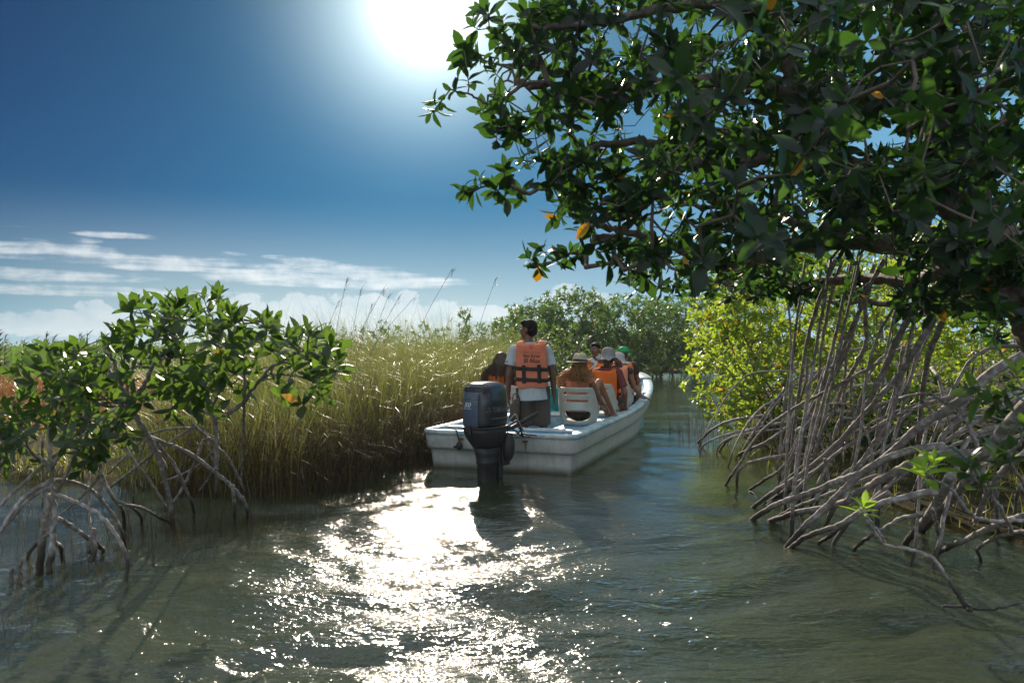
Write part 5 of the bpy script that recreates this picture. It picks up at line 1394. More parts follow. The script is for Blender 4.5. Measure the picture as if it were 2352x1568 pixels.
# pale blue box in the middle
bx_ = empty('storage_box', tuple(W(2.35, .04, .07)), -rH)
bevel(MB().add(*box((0, 0, .18), (.34, .40, .36))).build('box_body', M['blue'], bx_, False), .015)
bevel(MB().add(*box((0, 0, .375), (.37, .43, .03))).build('lid', M['deckwhite'], bx_, False), .01)
tag(bx_, 'pale blue box standing between the guide and the nearest chair', 'storage box')
# ------------------------------------------------------------------ people
def skinm(name, c):
    m = mat(name, c, 0.5, noise_amt=.08, scale=12, bump=.03, bscale=160)
    b = m.node_tree.nodes['Principled BSDF']
    b.inputs['Subsurface Weight'].default_value = 0.12; b.inputs['Subsurface Radius'].default_value = (0.02, 0.008, 0.004)
    return m
M['skin_dark'] = skinm('skin_dark', (0.17, 0.08, 0.05))
M['skin_mid'] = skinm('skin_mid', (0.34, 0.18, 0.12))
M['skin_tan'] = skinm('skin_tan', (0.28, 0.13, 0.08))
def cloth(name, col, tf=0.15, tcol=None, rough=0.8, scale=30, bump=.25):
    m = mat(name, col, rough, noise_amt=.10, scale=10, bump=bump, bscale=scale)
    t = NT(m.node_tree); b = m.node_tree.nodes['Principled BSDF']; out = m.node_tree.nodes['Material Output']
    if tf:
        tl = t.n('ShaderNodeBsdfTranslucent', inp={'Color': (*(tcol or col), 1)})
        mx = t.n('ShaderNodeMixShader', inp={0: tf, 1: b.outputs[0], 2: tl.outputs[0]}); t.link(mx.outputs[0], out.inputs['Surface'])
    return m
M['shirt'] = cloth('white_shirt', (0.62, 0.68, 0.70), 0.22)
M['shorts'] = cloth('brown_shorts', (0.085, 0.062, 0.050), 0.0)
M['vest'] = cloth('faded_orange_vest', (0.90, 0.28, 0.15), 0.22, (0.95, 0.32, 0.12))
M['vest_hot'] = cloth('bright_orange_vest', (0.98, 0.24, 0.03), 0.38, (1.0, 0.34, 0.03))
M['vest_pale'] = cloth('pale_orange_vest', (0.95, 0.40, 0.22), 0.3, (1.0, 0.45, 0.2))
M['strap'] = cloth('black_webbing', (0.022, 0.018, 0.018), 0.0)
M['ink'] = mat('black_ink', (0.06, 0.035, 0.03), 0.7, noise_amt=.05)
M['ink_faint'] = mat('faint_ink', (0.42, 0.15, 0.09), 0.7, noise_amt=.05)
M['straw'] = cloth('straw', (0.62, 0.58, 0.42), 0.22, (0.75, 0.68, 0.42), 0.7, 220, .4)
M['greyhat'] = cloth('grey_linen', (0.27, 0.27, 0.27), 0.12, None, 0.85, 150, .4)
M['palehat'] = cloth('pale_linen', (0.55, 0.54, 0.52), 0.2, None, 0.85, 150, .4)
M['greencap'] = cloth('green_cap_cloth', (0.02, 0.45, 0.17), 0.35, (0.05, 0.75, 0.3), 0.6)
M['teal'] = cloth('teal_towel', (0.03, 0.36, 0.38), 0.35, (0.06, 0.62, 0.62))
M['darkcloth'] = cloth('dark_cloth', (0.05, 0.032, 0.026), 0.0)
M['maroon'] = cloth('maroon_cloth', (0.16, 0.04, 0.035), 0.05)
def hairm(name, c, tc):
    m = mat(name, c, 0.42, noise_amt=.25, scale=60)
    t = NT(m.node_tree); b = m.node_tree.nodes['Principled BSDF']; out = m.node_tree.nodes['Material Output']
    tl = t.n('ShaderNodeBsdfTranslucent', inp={'Color': (*tc, 1)})
    mx = t.n('ShaderNodeMixShader', inp={0: .3, 1: b.outputs[0], 2: tl.outputs[0]}); t.link(mx.outputs[0], out.inputs['Surface'])
    return m
M['hair_black'] = mat('black_hair', (0.010, 0.008, 0.008), 0.7, spec=0.15, noise_amt=.2, scale=60, bump=.4, bscale=200)
M['hair_brown'] = hairm('brown_hair', (0.08, 0.046, 0.026), (0.40, 0.22, 0.08))
M['hair_gold'] = hairm('curly_gold_hair', (0.55, 0.34, 0.15), (0.95, 0.66, 0.28))

def caps(p0, r0, p1, r1, k=14):
    p0, p1 = np.asarray(p0, float), np.asarray(p1, float); d = p1 - p0; L = np.linalg.norm(d) + 1e-9; d /= L
    pts, rr = [], []
    for a in (85, 60, 35, 15): pts.append(p0 - d * r0 * math.sin(R(a))); rr.append(r0 * math.cos(R(a)))
    pts.append(p0); rr.append(r0); pts.append(p1); rr.append(r1)
    for a in (15, 35, 60, 85): pts.append(p1 + d * r1 * math.sin(R(a))); rr.append(r1 * math.cos(R(a)))
    return tube(np.array(pts), np.array(rr), k)
def cone(p0, r0, p1, r1, k=16):
    p0, p1 = np.asarray(p0, float), np.asarray(p1, float)
    return tube(np.array([p0, p0*.5 + p1*.5, p1]), np.array([r0, (r0+r1)/2, r1]), k)
def blob(name, parts, mt, parent, voxel=0.009, it=3, fac=0.5):
    mb = MB()
    for V, Fs in parts: mb.add(V, Fs)
    me = mb.mesh('tmp'); o = bpy.data.objects.new('tmp', me); C.objects.link(o)
    m = o.modifiers.new('r', 'REMESH'); m.mode = 'VOXEL'; m.voxel_size = voxel; m.use_smooth_shade = True
    if it: s = o.modifiers.new('s', 'SMOOTH'); s.factor = fac; s.iterations = it
    dg = bpy.context.evaluated_depsgraph_get()
    me2 = bpy.data.meshes.new_from_object(o.evaluated_get(dg)); me2.name = name
    bpy.data.objects.remove(o); bpy.data.meshes.remove(me)
    return link(name, me2, mt, parent)
A_ = lambda *v: np.array(v, float)

def hand(wr, d, palm_n, size=1.0, curl=0.5, side=1):
    """palm and five fingers; d = direction of the fingers, palm_n = out of the palm; side +1 puts the thumb at cross(d, palm_n)"""
    d = nrmz(A_(*d)); n = nrmz(A_(*palm_n) - d * np.dot(d, palm_n)); s = np.cross(d, n) * side
    Rm = np.stack([s, n, d], 1); out = []
    c = wr + d * .048 * size
    out.append(sphere(c, A_(.040, .016, .050) * size, 12, 8, Rm)); out.append(caps(wr - d*.01, .024*size, wr + d*.03*size, .022*size, 10))
    for i, (off, L) in enumerate(((.030, .072), (.010, .082), (-.010, .076), (-.029, .060))):
        p0 = wr + d * .088 * size + s * off * size; dd = d.copy(); p = p0 - d*.02*size; seg = L * size / 3
        for j in range(3):
            ang = curl * (0.35 + 0.5 * j); dd = nrmz(d * math.cos(ang) + n * math.sin(ang)); q = p + dd * seg * (1.25 if j == 0 else 1)
            out.append(caps(p, (.0098 - .0008*j)*size, q, (.009 - .0008*j)*size, 8)); p = q
    t0 = wr + d * .022 * size + s * .028 * size; t1 = t0 + nrmz(d*.6 + s*.75 + n*.2) * .038 * size; t2 = t1 + nrmz(d*.85 + s*.3 + n*.35) * .032 * size
    out += [caps(t0, .014*size, t1, .0115*size, 8), caps(t1, .0115*size, t2, .0095*size, 8)]
    return out
def head_parts(c, f, up, s=1.0):
    f = nrmz(A_(*f)); up = nrmz(A_(*up) - f * np.dot(f, up)); r = np.cross(f, up)
    Rm = np.stack([r, f, up], 1); o = lambda a, b_, c_: c + (r*a + f*b_ + up*c_) * s
    q = [sphere(o(0, -.012, .025), A_(.073, .092, .088)*s, 18, 12, Rm), sphere(o(0, .022, -.035), A_(.060, .068, .072)*s, 16, 10, Rm), sphere(o(0, .060, -.088), A_(.026, .022, .018)*s, 10, 8, Rm),
         caps(o(0, .086, .020), .008*s, o(0, .104, -.018), .0135*s, 8), sphere(o(.016, .090, -.022), A_(.009, .010, .007)*s, 8, 6), sphere(o(-.016, .090, -.022), A_(.009, .010, .007)*s, 8, 6),
         sphere(o(0, .082, -.050), A_(.024, .011, .006)*s, 10, 6, Rm), sphere(o(0, .079, -.062), A_(.020, .012, .007)*s, 10, 6, Rm),
         caps(o(-.034, .078, .034), .009*s, o(.034, .078, .034), .009*s, 8), sphere(o(.038, .066, -.014), A_(.016, .014, .014)*s, 8, 6), sphere(o(-.038, .066, -.014), A_(.016, .014, .014)*s, 8, 6)]
    for sx in (1, -1): q.append(sphere(o(sx*.074, -.004, -.004), A_(.010, .019, .031)*s, 10, 8, Rm))
    return q, o, Rm
def leg_parts(hip, knee, ank, toe, k=1.0):
    q = [caps(hip, .082*k, knee, .054*k), caps(knee, .053*k, ank, .036*k)]
    mid = knee*.68 + ank*.32; back = nrmz(ank - knee); t_ = nrmz(toe - ank); b_ = -nrmz(t_ - back * np.dot(t_, back))
    q.append(sphere(mid + b_*.018, A_(.046, .046, .085)*k, 12, 8, rot_from(back)))
    q.append(caps(ank, .035*k, ank + (toe-ank)*.55 - A_(0, 0, .012), .030*k)); q.append(caps(ank + (toe-ank)*.5 - A_(0, 0, .012), .030*k, toe, .020*k)); q.append(sphere(ank - t_*.028 - A_(0, 0, .02), .030*k, 10, 8))
    d = nrmz(toe - ank); s = nrmz(np.cross(d, (0, 0, 1)))
    for i in range(5): q.append(caps(toe + s*(i-2)*.014*k - d*.01, .010*k, toe + s*(i-2)*.015*k + d*(.022 - .004*abs(i-1))*k, .008*k, 8))
    return q
SEAT = dict(pelvis=(0, 0, .10), belly=(0, -.015, .25), chest=(0, -.03, .40), neck=(0, -.02, .55), head=(0, .01, .69), shL=(-.165, -.03, .48), shR=(.165, -.03, .48), elL=(-.22, .05, .23), elR=(.22, .05, .23),
            wrL=(-.13, .27, .17), wrR=(.13, .27, .17), hipL=(-.085, .03, .09), hipR=(.085, .03, .09), knL=(-.11, .43, .14), knR=(.11, .43, .14), anL=(-.11, .45, -.27), anR=(.11, .45, -.27), toL=(-.12, .60, -.31), toR=(.12, .60, -.31))
def person(label, loc, rz, skin, face=(0, 1, 0), J=None, scale=1.0, hL=None, hR=None, up=(0, 0, 1), fem=False, legs=True):
    j = {k: A_(*v) for k, v in {**SEAT, **(J or {})}.items()}
    root = empty('person', tuple(loc), rz); root.scale = (scale,) * 3
    w_ = .93 if fem else 1.0
    q = [sphere(j['pelvis'], A_(.165, .115, .12), 18, 12), sphere(j['belly'], A_(.145*w_, .105, .14), 18, 12), sphere(j['chest'], A_(.165*w_, .115, .155), 18, 12),
         caps(j['shL'], .056*w_, j['neck'] - A_(0, 0, .06), .055), caps(j['shR'], .056*w_, j['neck'] - A_(0, 0, .06), .055), caps(j['neck'] - A_(0, 0, .06), .058*w_, j['head'] - A_(0, 0, .05), .050*w_)]
    hp, o, Rm = head_parts(j['head'], face, up, 1.0); q += hp
    for s, a in (('L', -1), ('R', 1)):
        q += [caps(j['sh'+s], .052*w_, j['el'+s], .038*w_), caps(j['el'+s], .037*w_, j['wr'+s], .025*w_), sphere((j['el'+s]*.7 + j['wr'+s]*.3), A_(.039, .039, .06)*w_, 10, 8, rot_from(j['wr'+s] - j['el'+s]))]
        hd = hL if s == 'L' else hR
        dflt = (j['wr'+s] - j['el'+s], (0, 0, -1), .6)
        d, n, cu = hd or dflt
        q += hand(j['wr'+s], d, n, .95*w_, cu, a)
        if legs: q += leg_parts(j['hip'+s], j['kn'+s], j['an'+s], j['to'+s], .95*w_)
    blob('body', q, M[skin], root, .0075, 3)
    tag(root, label, 'person', 'people in the boat')
    return root, j, o, Rm
def shirt_parts(j, sleeve=.62, r=.0, torso=1.0, hem=None, w_=1.0):
    q = [sphere(j['belly'], A_(.165, .125, .17)*torso, 18, 12), sphere(j['chest'], A_(.185*w_, .132, .17)*torso, 18, 12), sphere(j['pelvis'] + A_(0, 0, .05), A_(.178, .128, .10)*torso, 18, 12),
         caps(j['shL'], .066, j['neck'] - A_(0, 0, .07), .066), caps(j['shR'], .066, j['neck'] - A_(0, 0, .07), .066), cone(j['neck'] - A_(0, 0, .08), .072, j['neck'] + A_(0, 0, .01), .062)]
    for s in 'LR':
        e = j['sh'+s]*(1-sleeve) + j['el'+s]*sleeve; q += [caps(j['sh'+s], .066, j['sh'+s]*.8 + e*.2, .066), cone(j['sh'+s], .064, e, .066 + r)]
    return q

# a buoyancy vest: curved foam pads, shoulder strips, webbing
def slab(hw0, hw1, z0, z1, yf, th, nx=10, nz=10, cr=.12, out=-1):
    vs = []
    for side in (0, 1):
        for i in range(nz+1):
            t_ = i/nz; z = z0 + (z1-z0)*t_; hw = hw0 + (hw1-hw0)*t_
            e = min(t_, 1-t_); rd = 1 - cr * max(0, 1 - e/.10)**2
            for k in range(nx+1):
                u_ = -1 + 2*k/nx; x = hw*u_*rd
                vs.append((x, yf(x, z) + out*th*side*(1 - .25*abs(u_)**4), z))
    n = nx+1; m = n*(nz+1); Q = []
    for i in range(nz):
        for k in range(nx):
            a = i*n+k; Q.append((a, a+1, a+n+1, a+n)); Q.append((m+a, m+a+n, m+a+n+1, m+a+1))
    for i in range(nz):
        a = i*n; Q.append((a, a+n, m+a+n, m+a)); b_ = i*n+nx; Q.append((b_, m+b_, m+b_+n, b_+n))
    for k in range(nx):
        Q.append((k, m+k, m+k+1, k+1)); a = nz*n+k; Q.append((a, a+1, m+a+1, m+a))
    return np.array(vs), np.array(Q)
def vest(root, mt, z0, z1, hw=(.19, .175), yb=-.13, yfwd=.12, straps=False, side=True, lean=0.0, th=.05, name='life_vest', cx=0.0):
    fy = lambda x, z: yb + 1.1 * (x - 0) ** 2 + lean * (z - z0)
    ff = lambda x, z: yfwd - 1.1 * x ** 2 + lean * (z - z0)
    mb = MB(); mb.add(*slab(hw[0], hw[1], z0, z1, fy, th)); 
    for sx in (-1, 1):
        V, Q = slab(.075, .065, z0, z1 - .06, lambda x, z: ff(x + sx*.1, z), .05, 6, 8, .1, 1); V[:, 0] += sx * .095; mb.add(V, Q)
        c = catmull([(sx*.125, fy(.12, z1) - .02, z1 - .03), (sx*.12, fy(.1, z1) + .05, z1 + .012), (sx*.11, ff(.1, z1) - .04, z1 + .0), (sx*.10, ff(.1, z1) + .015, z1 - .09)], 5)
        V, Fs = tube(c, .02, 10); V[:-2, 0] = np.repeat(c, 10, 0)[:, 0] + (V[:-2, 0] - np.repeat(c, 10, 0)[:, 0]) * 2.2; mb.add(V, Fs)
    o = mb.build(name, mt, root); subsurf(o, 1)
    def put(x, z, off=.004): return np.column_stack([x, fy(x, z) - th * (1 - .25*np.abs(np.clip(x/hw[1], -1, 1))**4) - off, z])
    sm = MB()
    def band(x0, za, x1, zb, wd, off=.006, n=14):
        t_ = np.linspace(0, 1, n); X = x0 + (x1-x0)*t_; Z = za + (zb-za)*t_
        dx, dz = x1-x0, zb-za; L = math.hypot(dx, dz); nx_, nz_ = -dz/L*wd/2, dx/L*wd/2
        a = put(X + nx_, Z + nz_, off); b_ = put(X - nx_, Z - nz_, off)
        V = np.vstack([a, b_]); sm.add(V, np.array([(i, i+1, n+i+1, n+i) for i in range(n-1)]))
    if straps:
        h = z1 - z0
        for zz, w2 in ((z0 + .44*h, .040), (z0 + .20*h, .040)): band(-hw[0]*1.02, zz + .012, hw[0]*1.02, zz - .012, w2)
        for xx in (-.085, .085): band(xx, z0 + .13*h, xx, z0 + .53*h, .040, .010)
    # side webbing joining back and front
    for zz in ((z0 + .2*(z1-z0)), (z0 + .44*(z1-z0))):
        for sx in (-1, 1):
            c = catmull([(sx*hw[0]*.98, fy(hw[0], zz) - .02, zz), (sx*(hw[0] + .015), 0.0 + lean*.1, zz), (sx*.16, ff(.16, zz) + .03, zz)], 5)
            V = np.vstack([c + (0, 0, .018), c - (0, 0, .018)]); n = len(c); sm.add(V, np.array([(i, i+1, n+i+1, n+i) for i in range(n-1)]))
    so = sm.build('webbing', M['strap'], root); solidify(so, .006, 0)
    def write(s, size, x, z, mt2, bold=0., rot=0., align='CENTER', geo=None):
        V, Fs = geo if geo else text_geo(s, size, align, 0, bold)
        ca, sa = math.cos(rot), math.sin(rot); X = V[:, 0]*ca - V[:, 1]*sa + x; Z = V[:, 0]*sa + V[:, 1]*ca + z
        t_ = MB(); add_faces(t_, put(X, Z, .004), Fs); return t_.build('lettering', mt2, root, False)
    return write

def strands(name, mt, root, n, o, Rm, g4, length, wave=.012, freq=40, spread=.10, rad=.0022, start=(.082, .095, .09), back=(-1, .25), down_y=-.10, lo=0, az0=None):
    """hair strands from the scalp falling down the back"""
    mb = MB(); f = Rm[:, 1]; r = Rm[:, 0]; up = Rm[:, 2]; c = o(0, -.01, .02)
    for i in range(n):
        a = g4.uniform(-1.9, 1.9) if az0 is None else g4.normal(az0[0], az0[1]); e = g4.uniform(-.2, 1.3)
        d = r*math.sin(a)*math.cos(e) - f*math.cos(a)*math.cos(e) + up*math.sin(e)
        p0 = c + r*(r@d)*start[0] + f*(f@d)*start[1] + up*(up@d)*start[2]
        p1 = c + (r*(r@d)*start[0]*1.25 + f*(f@d)*start[1]*1.2) + up*(-.06 + g4.normal(0, .01))
        L = length * g4.uniform(.65, 1.05); x = (r@d); 
        p3 = p1 + r*x*spread*g4.uniform(.3, 1.3) + f*(-abs(g4.normal(.02, .02))) + A_(0, 0, -L) + g4.normal(0, .012, 3)
        p2 = (p1 + p3)/2 + r*x*spread*.45 + f*down_y*.4
        cc = catmull([p0, p1, p2, p3], 7); k = len(cc); ph = g4.uniform(0, 6.28); t_ = np.arange(k)/k
        cc[1:] += (r[None]*np.sin(t_*freq + ph)[:, None] + f[None]*np.cos(t_*freq*1.1 + ph)[:, None])[1:] * wave * t_[1:, None]
        mb.add(*tube(cc, np.linspace(rad, rad*.5, k), 4, False))
    return mb.build(name, mt, root)

g4 = np.random.default_rng(9)
# ---- the guide, standing at the stern
gl = W(0.98, .12, -0.028)
GJ = dict(pelvis=(0, 0, .86), belly=(-.005, -.01, 1.00), chest=(-.015, -.02, 1.17), neck=(-.025, -.02, 1.335), head=(-.035, .01, 1.485), shL=(-.195, -.015, 1.265), shR=(.165, -.02, 1.25), elL=(-.265, -.03, .99), elR=(.225, -.02, .985),
          wrL=(-.285, .06, .755), wrR=(.235, .05, .75), hipL=(-.09, 0, .80), hipR=(.09, 0, .80), knL=(-.11, .02, .44), knR=(.11, .03, .44), anL=(-.12, 0, .07), anR=(.12, 0, .07), toL=(-.14, .14, .03), toR=(.14, .14, .03))
gd, j, o, Rm = person('standing guide in white shirt, brown shorts and faded orange vest, looking left', gl, -rH + R(15), 'skin_dark', (-.90, .43, -.03), GJ, 1.075, hL=((0, .25, -1), (1, 0, 0), .5), hR=((0, .1, -1), (-1, 0, 0), .4))
sp = [sphere(j['belly'], A_(.168, .128, .17), 18, 12), sphere(j['chest'], A_(.185, .135, .17), 18, 12), cone(j['pelvis'] + A_(0, 0, -.15), .178, j['belly'], .162, 22),
      caps(j['shL'], .064, j['neck'] - A_(0, 0, .07), .066), caps(j['shR'], .064, j['neck'] - A_(0, 0, .07), .066)]
for s in 'LR':
    e = j['sh'+s]*.38 + j['el'+s]*.62; sp += [cone(j['sh'+s], .064, e, .075)]
blob('shirt', sp, M['shirt'], gd, .008, 2)
V, Q = revolve([(.056, 0), (.064, .002), (.068, .038), (.062, .046), (.056, .042)], 26); V = V * (1, 1.05, 1); V[:, 2] += np.where(V[:, 1] > 0, -.02, .004); MB().add(V + j['neck'] + A_(0, 0, -.035), Q).build('collar', M['shirt'], gd)
blob('shorts', [sphere(j['pelvis'], A_(.168, .135, .11), 18, 12), cone(j['pelvis'] + A_(0, 0, .04), .165, j['pelvis'] - A_(0, 0, .04), .170, 20), cone(j['hipL'] + A_(.0, 0, .05), .105, j['knL'] + A_(.02, 0, -.02), .100), cone(j['hipR'] + A_(.0, 0, .05), .105, j['knR'] + A_(-.02, 0, -.02), .100)], M['shorts'], gd, .009, 2)
blob('hair', [sphere(o(0, -.022, .042), A_(.076, .094, .082), 18, 12, Rm), sphere(o(0, -.045, -.005), A_(.072, .062, .075), 16, 10, Rm), sphere(o(0, .045, .085), A_(.055, .045, .032), 12, 8, Rm), sphere(o(-.01, .03, .10), A_(.035, .03, .022), 10, 6, Rm)], M['hair_black'], gd, .007, 2)
gm_ = MB()
for sx in (1, -1):
    cc = np.array([o(sx*.034 + .022*math.cos(a), .094, .016 + .015*math.sin(a)) for a in np.linspace(0, 2*np.pi, 14)]); gm_.add(*tube(cc, .0022, 5))
    gm_.add(*tube(np.array([o(sx*.056, .092, .018), o(sx*.078, .04, .018), o(sx*.080, -.01, .012)]), .002, 5))
gm_.add(*tube(np.array([o(-.012, .096, .018), o(.012, .096, .018)]), .002, 5)); gm_.build('glasses', M['black'], gd)
gd.rotation_euler[1] = R(-1.5)
write = vest(gd, M['vest'], .835, 1.335, (.182, .168), yb=-.135, yfwd=.13, straps=True, lean=-.02, th=.045)
write('El Alux', .062, .008, 1.125, M['ink'], .0012, -.05)
write("Sian Ka'an", .046, .004, 1.185, M['ink'], .0006, -.05)
write('Community Tours', .028, .004, 1.230, M['ink_faint'], .0002, -.05)
write('Reserva de la Biosfera', .013, .004, 1.170, M['ink_faint'], 0, -.05)
for gq in [ringtext(.004, 1.294, .017, .003), bar2(-.018, 1.283, .026, 1.281, .004), bar2(-.012, 1.277, .020, 1.275, .003), bar2(-.004, 1.298, .012, 1.296, .010)]:
    write('', 0, 0, 0, M['ink_faint'], geo=gq)
# small sleeve badge
V, Q = box(j['shL']*.55 + j['elL']*.45 + A_(-.045, -.058, 0), (.045, .004, .012)); MB().add(V, Q).build('sleeve_badge', mat('badge_cloth', (.05, .12, .4), noise_amt=.2, col2=(.5, .05, .05), scale=60), gd, False)
bag = empty('cloth_bag', tuple(gl + A_(-.24, -.10, .62)), -rH)
blob('bag_body', [sphere((0, 0, 0), (.065, .05, .13), 14, 10), sphere((.02, 0, .09), (.05, .04, .07), 12, 8), sphere((-.02, 0, -.06), (.06, .04, .06), 12, 8)], M['shorts'], bag, .01, 2)
MB().add(*tube(catmull([(-.03, 0, .12), (-.02, 0, .2), (.03, 0, .22), (.06, 0, .14)], 6), .007, 6)).build('strap', M['darkcloth'], bag)
tag(bag, 'dark brown cloth bag hanging by the guide’s left hand'.replace('’', "'"), 'bag')

# ---- long-haired woman on the port side
p_ = W(1.93, -.66, .51)
wl_, j, o, Rm = person('woman with long loose brown hair seated on the port side, behind the motor', p_, -rH + R(6), 'skin_mid', (.25, 1, -.05), dict(head=(.0, .01, .665), neck=(0, -.02, .53)), 1.0, fem=True)
blob('top', shirt_parts(j, .3), M['darkcloth'], wl_, .010, 2)
blob('hair', [sphere(o(0, -.02, .03), A_(.086, .102, .092), 18, 12, Rm), caps(o(-.03, -.06, -.02), .075, o(-.055, -.085, -.20), .062), caps(o(.03, -.06, -.02), .075, o(.055, -.085, -.20), .062), caps(o(0, -.065, -.05), .08, o(0, -.10, -.24), .07), caps(o(-.07, -.07, -.18), .045, o(-.12, -.06, -.27), .035), caps(o(.07, -.07, -.18), .045, o(.12, -.06, -.27), .035)], M['hair_brown'], wl_, .009, 3)
strands('hair_strands', M['hair_brown'], wl_, 300, o, Rm, g4, .32, .012, 20, .18, .0034, start=(.088, .104, .094))
vest(wl_, M['vest_hot'], .10, .47, (.17, .16), yb=-.12, yfwd=.12, th=.045)

# ---- woman in the straw hat, knees drawn up
p_ = W(1.56, .52, .50)
sw, j, o, Rm = person('woman with curly golden hair in a straw hat, knees drawn up on the nearest chair', p_, -rH + R(4), 'skin_tan', (.45, .88, -.12),
    dict(head=(.015, -.015, .64), neck=(.0, -.055, .505), chest=(0, -.05, .37), belly=(0, -.02, .23), shL=(-.155, -.06, .435), shR=(.160, -.045, .435), elL=(-.235, .00, .20), elR=(.27, .12, .16), wrL=(-.24, .12, .02), wrR=(.30, .30, .08),
         knL=(.05, .40, .37), knR=(.19, .40, .42), anL=(.25, .72, -.02), anR=(.35, .62, -.03), toL=(.34, .86, -.06), toR=(.43, .76, -.07)), .97, fem=True, hR=((.3, .8, -.3), (-.5, 0, -.8), .5), hL=((0, .3, -1), (1, 0, 0), .5))
blob('dress', [sphere(j['pelvis'] - A_(0, 0, .03), A_(.185, .16, .14), 18, 12), sphere(j['belly'], A_(.15, .115, .14), 18, 12), sphere(j['chest'], A_(.158, .122, .11), 18, 12), caps(j['hipL'], .092, j['hipL']*.5 + j['knL']*.5, .08), caps(j['hipR'], .092, j['hipR']*.5 + j['knR']*.5, .08)], M['darkcloth'], sw, .010, 2)
blob('hair', [sphere(o(0, -.015, .01), A_(.084, .100, .088), 18, 12, Rm), caps(o(-.02, -.07, -.03), .060, o(-.05, -.08, -.13), .045), caps(o(.03, -.06, -.03), .050, o(.03, -.075, -.10), .035)], M['hair_brown'], sw, .009, 3)
strands('curls', M['hair_gold'], sw, 190, o, Rm, g4, .26, .026, 30, .20, .0036, start=(.088, .10, .08), az0=(-.45, .75))
strands('loose_curls', M['hair_gold'], sw, 90, o, Rm, g4, .15, .030, 28, .16, .0030, start=(.088, .10, .07), az0=(1.2, .5))
write = vest(sw, M['vest_pale'], .06, .46, (.155, .145), yb=-.135, yfwd=.10, th=.045)
write('Jedziko', .055, -.05, .21, M['ink'], .001)
def fedora(root, o, Rm, tilt=(0, 0, 0)):
    base = o(0, -.008, .045)
    pr = [(.168, .0), (.172, .004), (.150, .008), (.115, .004), (.096, .004), (.092, .012), (.088, .05), (.082, .09), (.074, .112), (.055, .122), (.02, .116), (.0, .112)]
    V, Q = revolve(pr, 48); r_ = np.hypot(V[:, 0], V[:, 1]); a = np.arctan2(V[:, 1], V[:, 0])
    V[:, 2] += np.where(r_ > .1, (r_-.1) * (.18*np.cos(2*a) - .05), 0)
    top = (V[:, 2] > .08); V[:, 2] -= np.where(top, .030*np.exp(-(V[:, 0]/.022)**2) * (V[:, 1] > -.09), 0); V[:, 1] *= 1.12
    V[:, 0] *= np.where((V[:, 2] > .07) & (V[:, 1] > .02), .86, 1)
    V2 = V @ Rm.T + base; hat = MB().add(V2, Q).build('straw_hat', M['straw'], root); solidify(hat, .003, 0)
    V, Q = revolve([(.0945, .010), (.0958, .012), (.0935, .038), (.0920, .040)], 48); V[:, 1] *= 1.12; b_ = MB().add(V @ Rm.T + base, Q).build('hat_band', M['strap'], hat); 
fedora(sw, o, Rm)

# ---- grey sun hat
def sunhat(root, o, Rm, mt, name, s=1.0, droop=.5, seed=1):
    g5 = np.random.default_rng(seed); base = o(0, -.01, .02)
    pr = [(.0, .122), (.03, .121), (.055, .114), (.076, .098), (.086, .07), (.090, .03), (.094, .0), (.105, -.012), (.130, -.024), (.158, -.040), (.172, -.050)]
    pr = [(a*s, b_*s) for a, b_ in pr]; V, Q = revolve(pr, 56); r_ = np.hypot(V[:, 0], V[:, 1])/s; a = np.arctan2(V[:, 1], V[:, 0])
    wv = np.clip((r_ - .095)/.07, 0, 1)
    V[:, 2] += wv * (.020*np.sin(3*a + seed) + .012*np.sin(7*a + 2*seed) + .006*np.sin(13*a)); V[:, 1] *= 1.1
    V[:, 2] += (r_ < .093) * .0012*np.sin(V[:, 2]*420)
    hat = MB().add(V @ Rm.T + base, Q).build(name, mt, root); solidify(hat, .003, 0)
    return hat
p_ = W(2.82, .57, .50)
gh, j, o, Rm = person('person in a wavy grey sun hat and bright orange vest, second along the starboard side', p_, -rH + R(-2), 'skin_tan', (.1, 1, -.15),
    dict(head=(.03, .0, .665), neck=(.01, -.03, .53), elR=(.26, -.02, .22), wrR=(.22, .16, .02)), 1.05)
blob('shirt', shirt_parts(j, .75), M['maroon'], gh, .010, 2)
blob('shorts', [sphere(j['pelvis'], A_(.17, .13, .12), 16, 10), caps(j['hipL'], .09, j['knL'], .065), caps(j['hipR'], .09, j['knR'], .065)], M['darkcloth'], gh, .012, 2)
blob('hair', [sphere(o(0, -.02, .0), A_(.078, .09, .08), 16, 10, Rm), caps(o(0, -.05, -.03), .05, o(0, -.055, -.09), .04)], M['hair_brown'], gh, .009, 2)
h_ = sunhat(gh, o, Rm, M['greyhat'], 'sun_hat', 1.02, seed=3)
fb = MB()
for i in range(16):
    c0 = o(-.115 + g4.normal(0, .02), -.03 + g4.normal(0, .02), .035 + g4.normal(0, .012)); fb.add(*sphere(c0, g4.uniform(.004, .008), 8, 6))
fb.build('hat_flower', M['straw'], gh)
vest(gh, M['vest_hot'], .115, .505, (.178, .180), yb=-.135, yfwd=.12, th=.05)

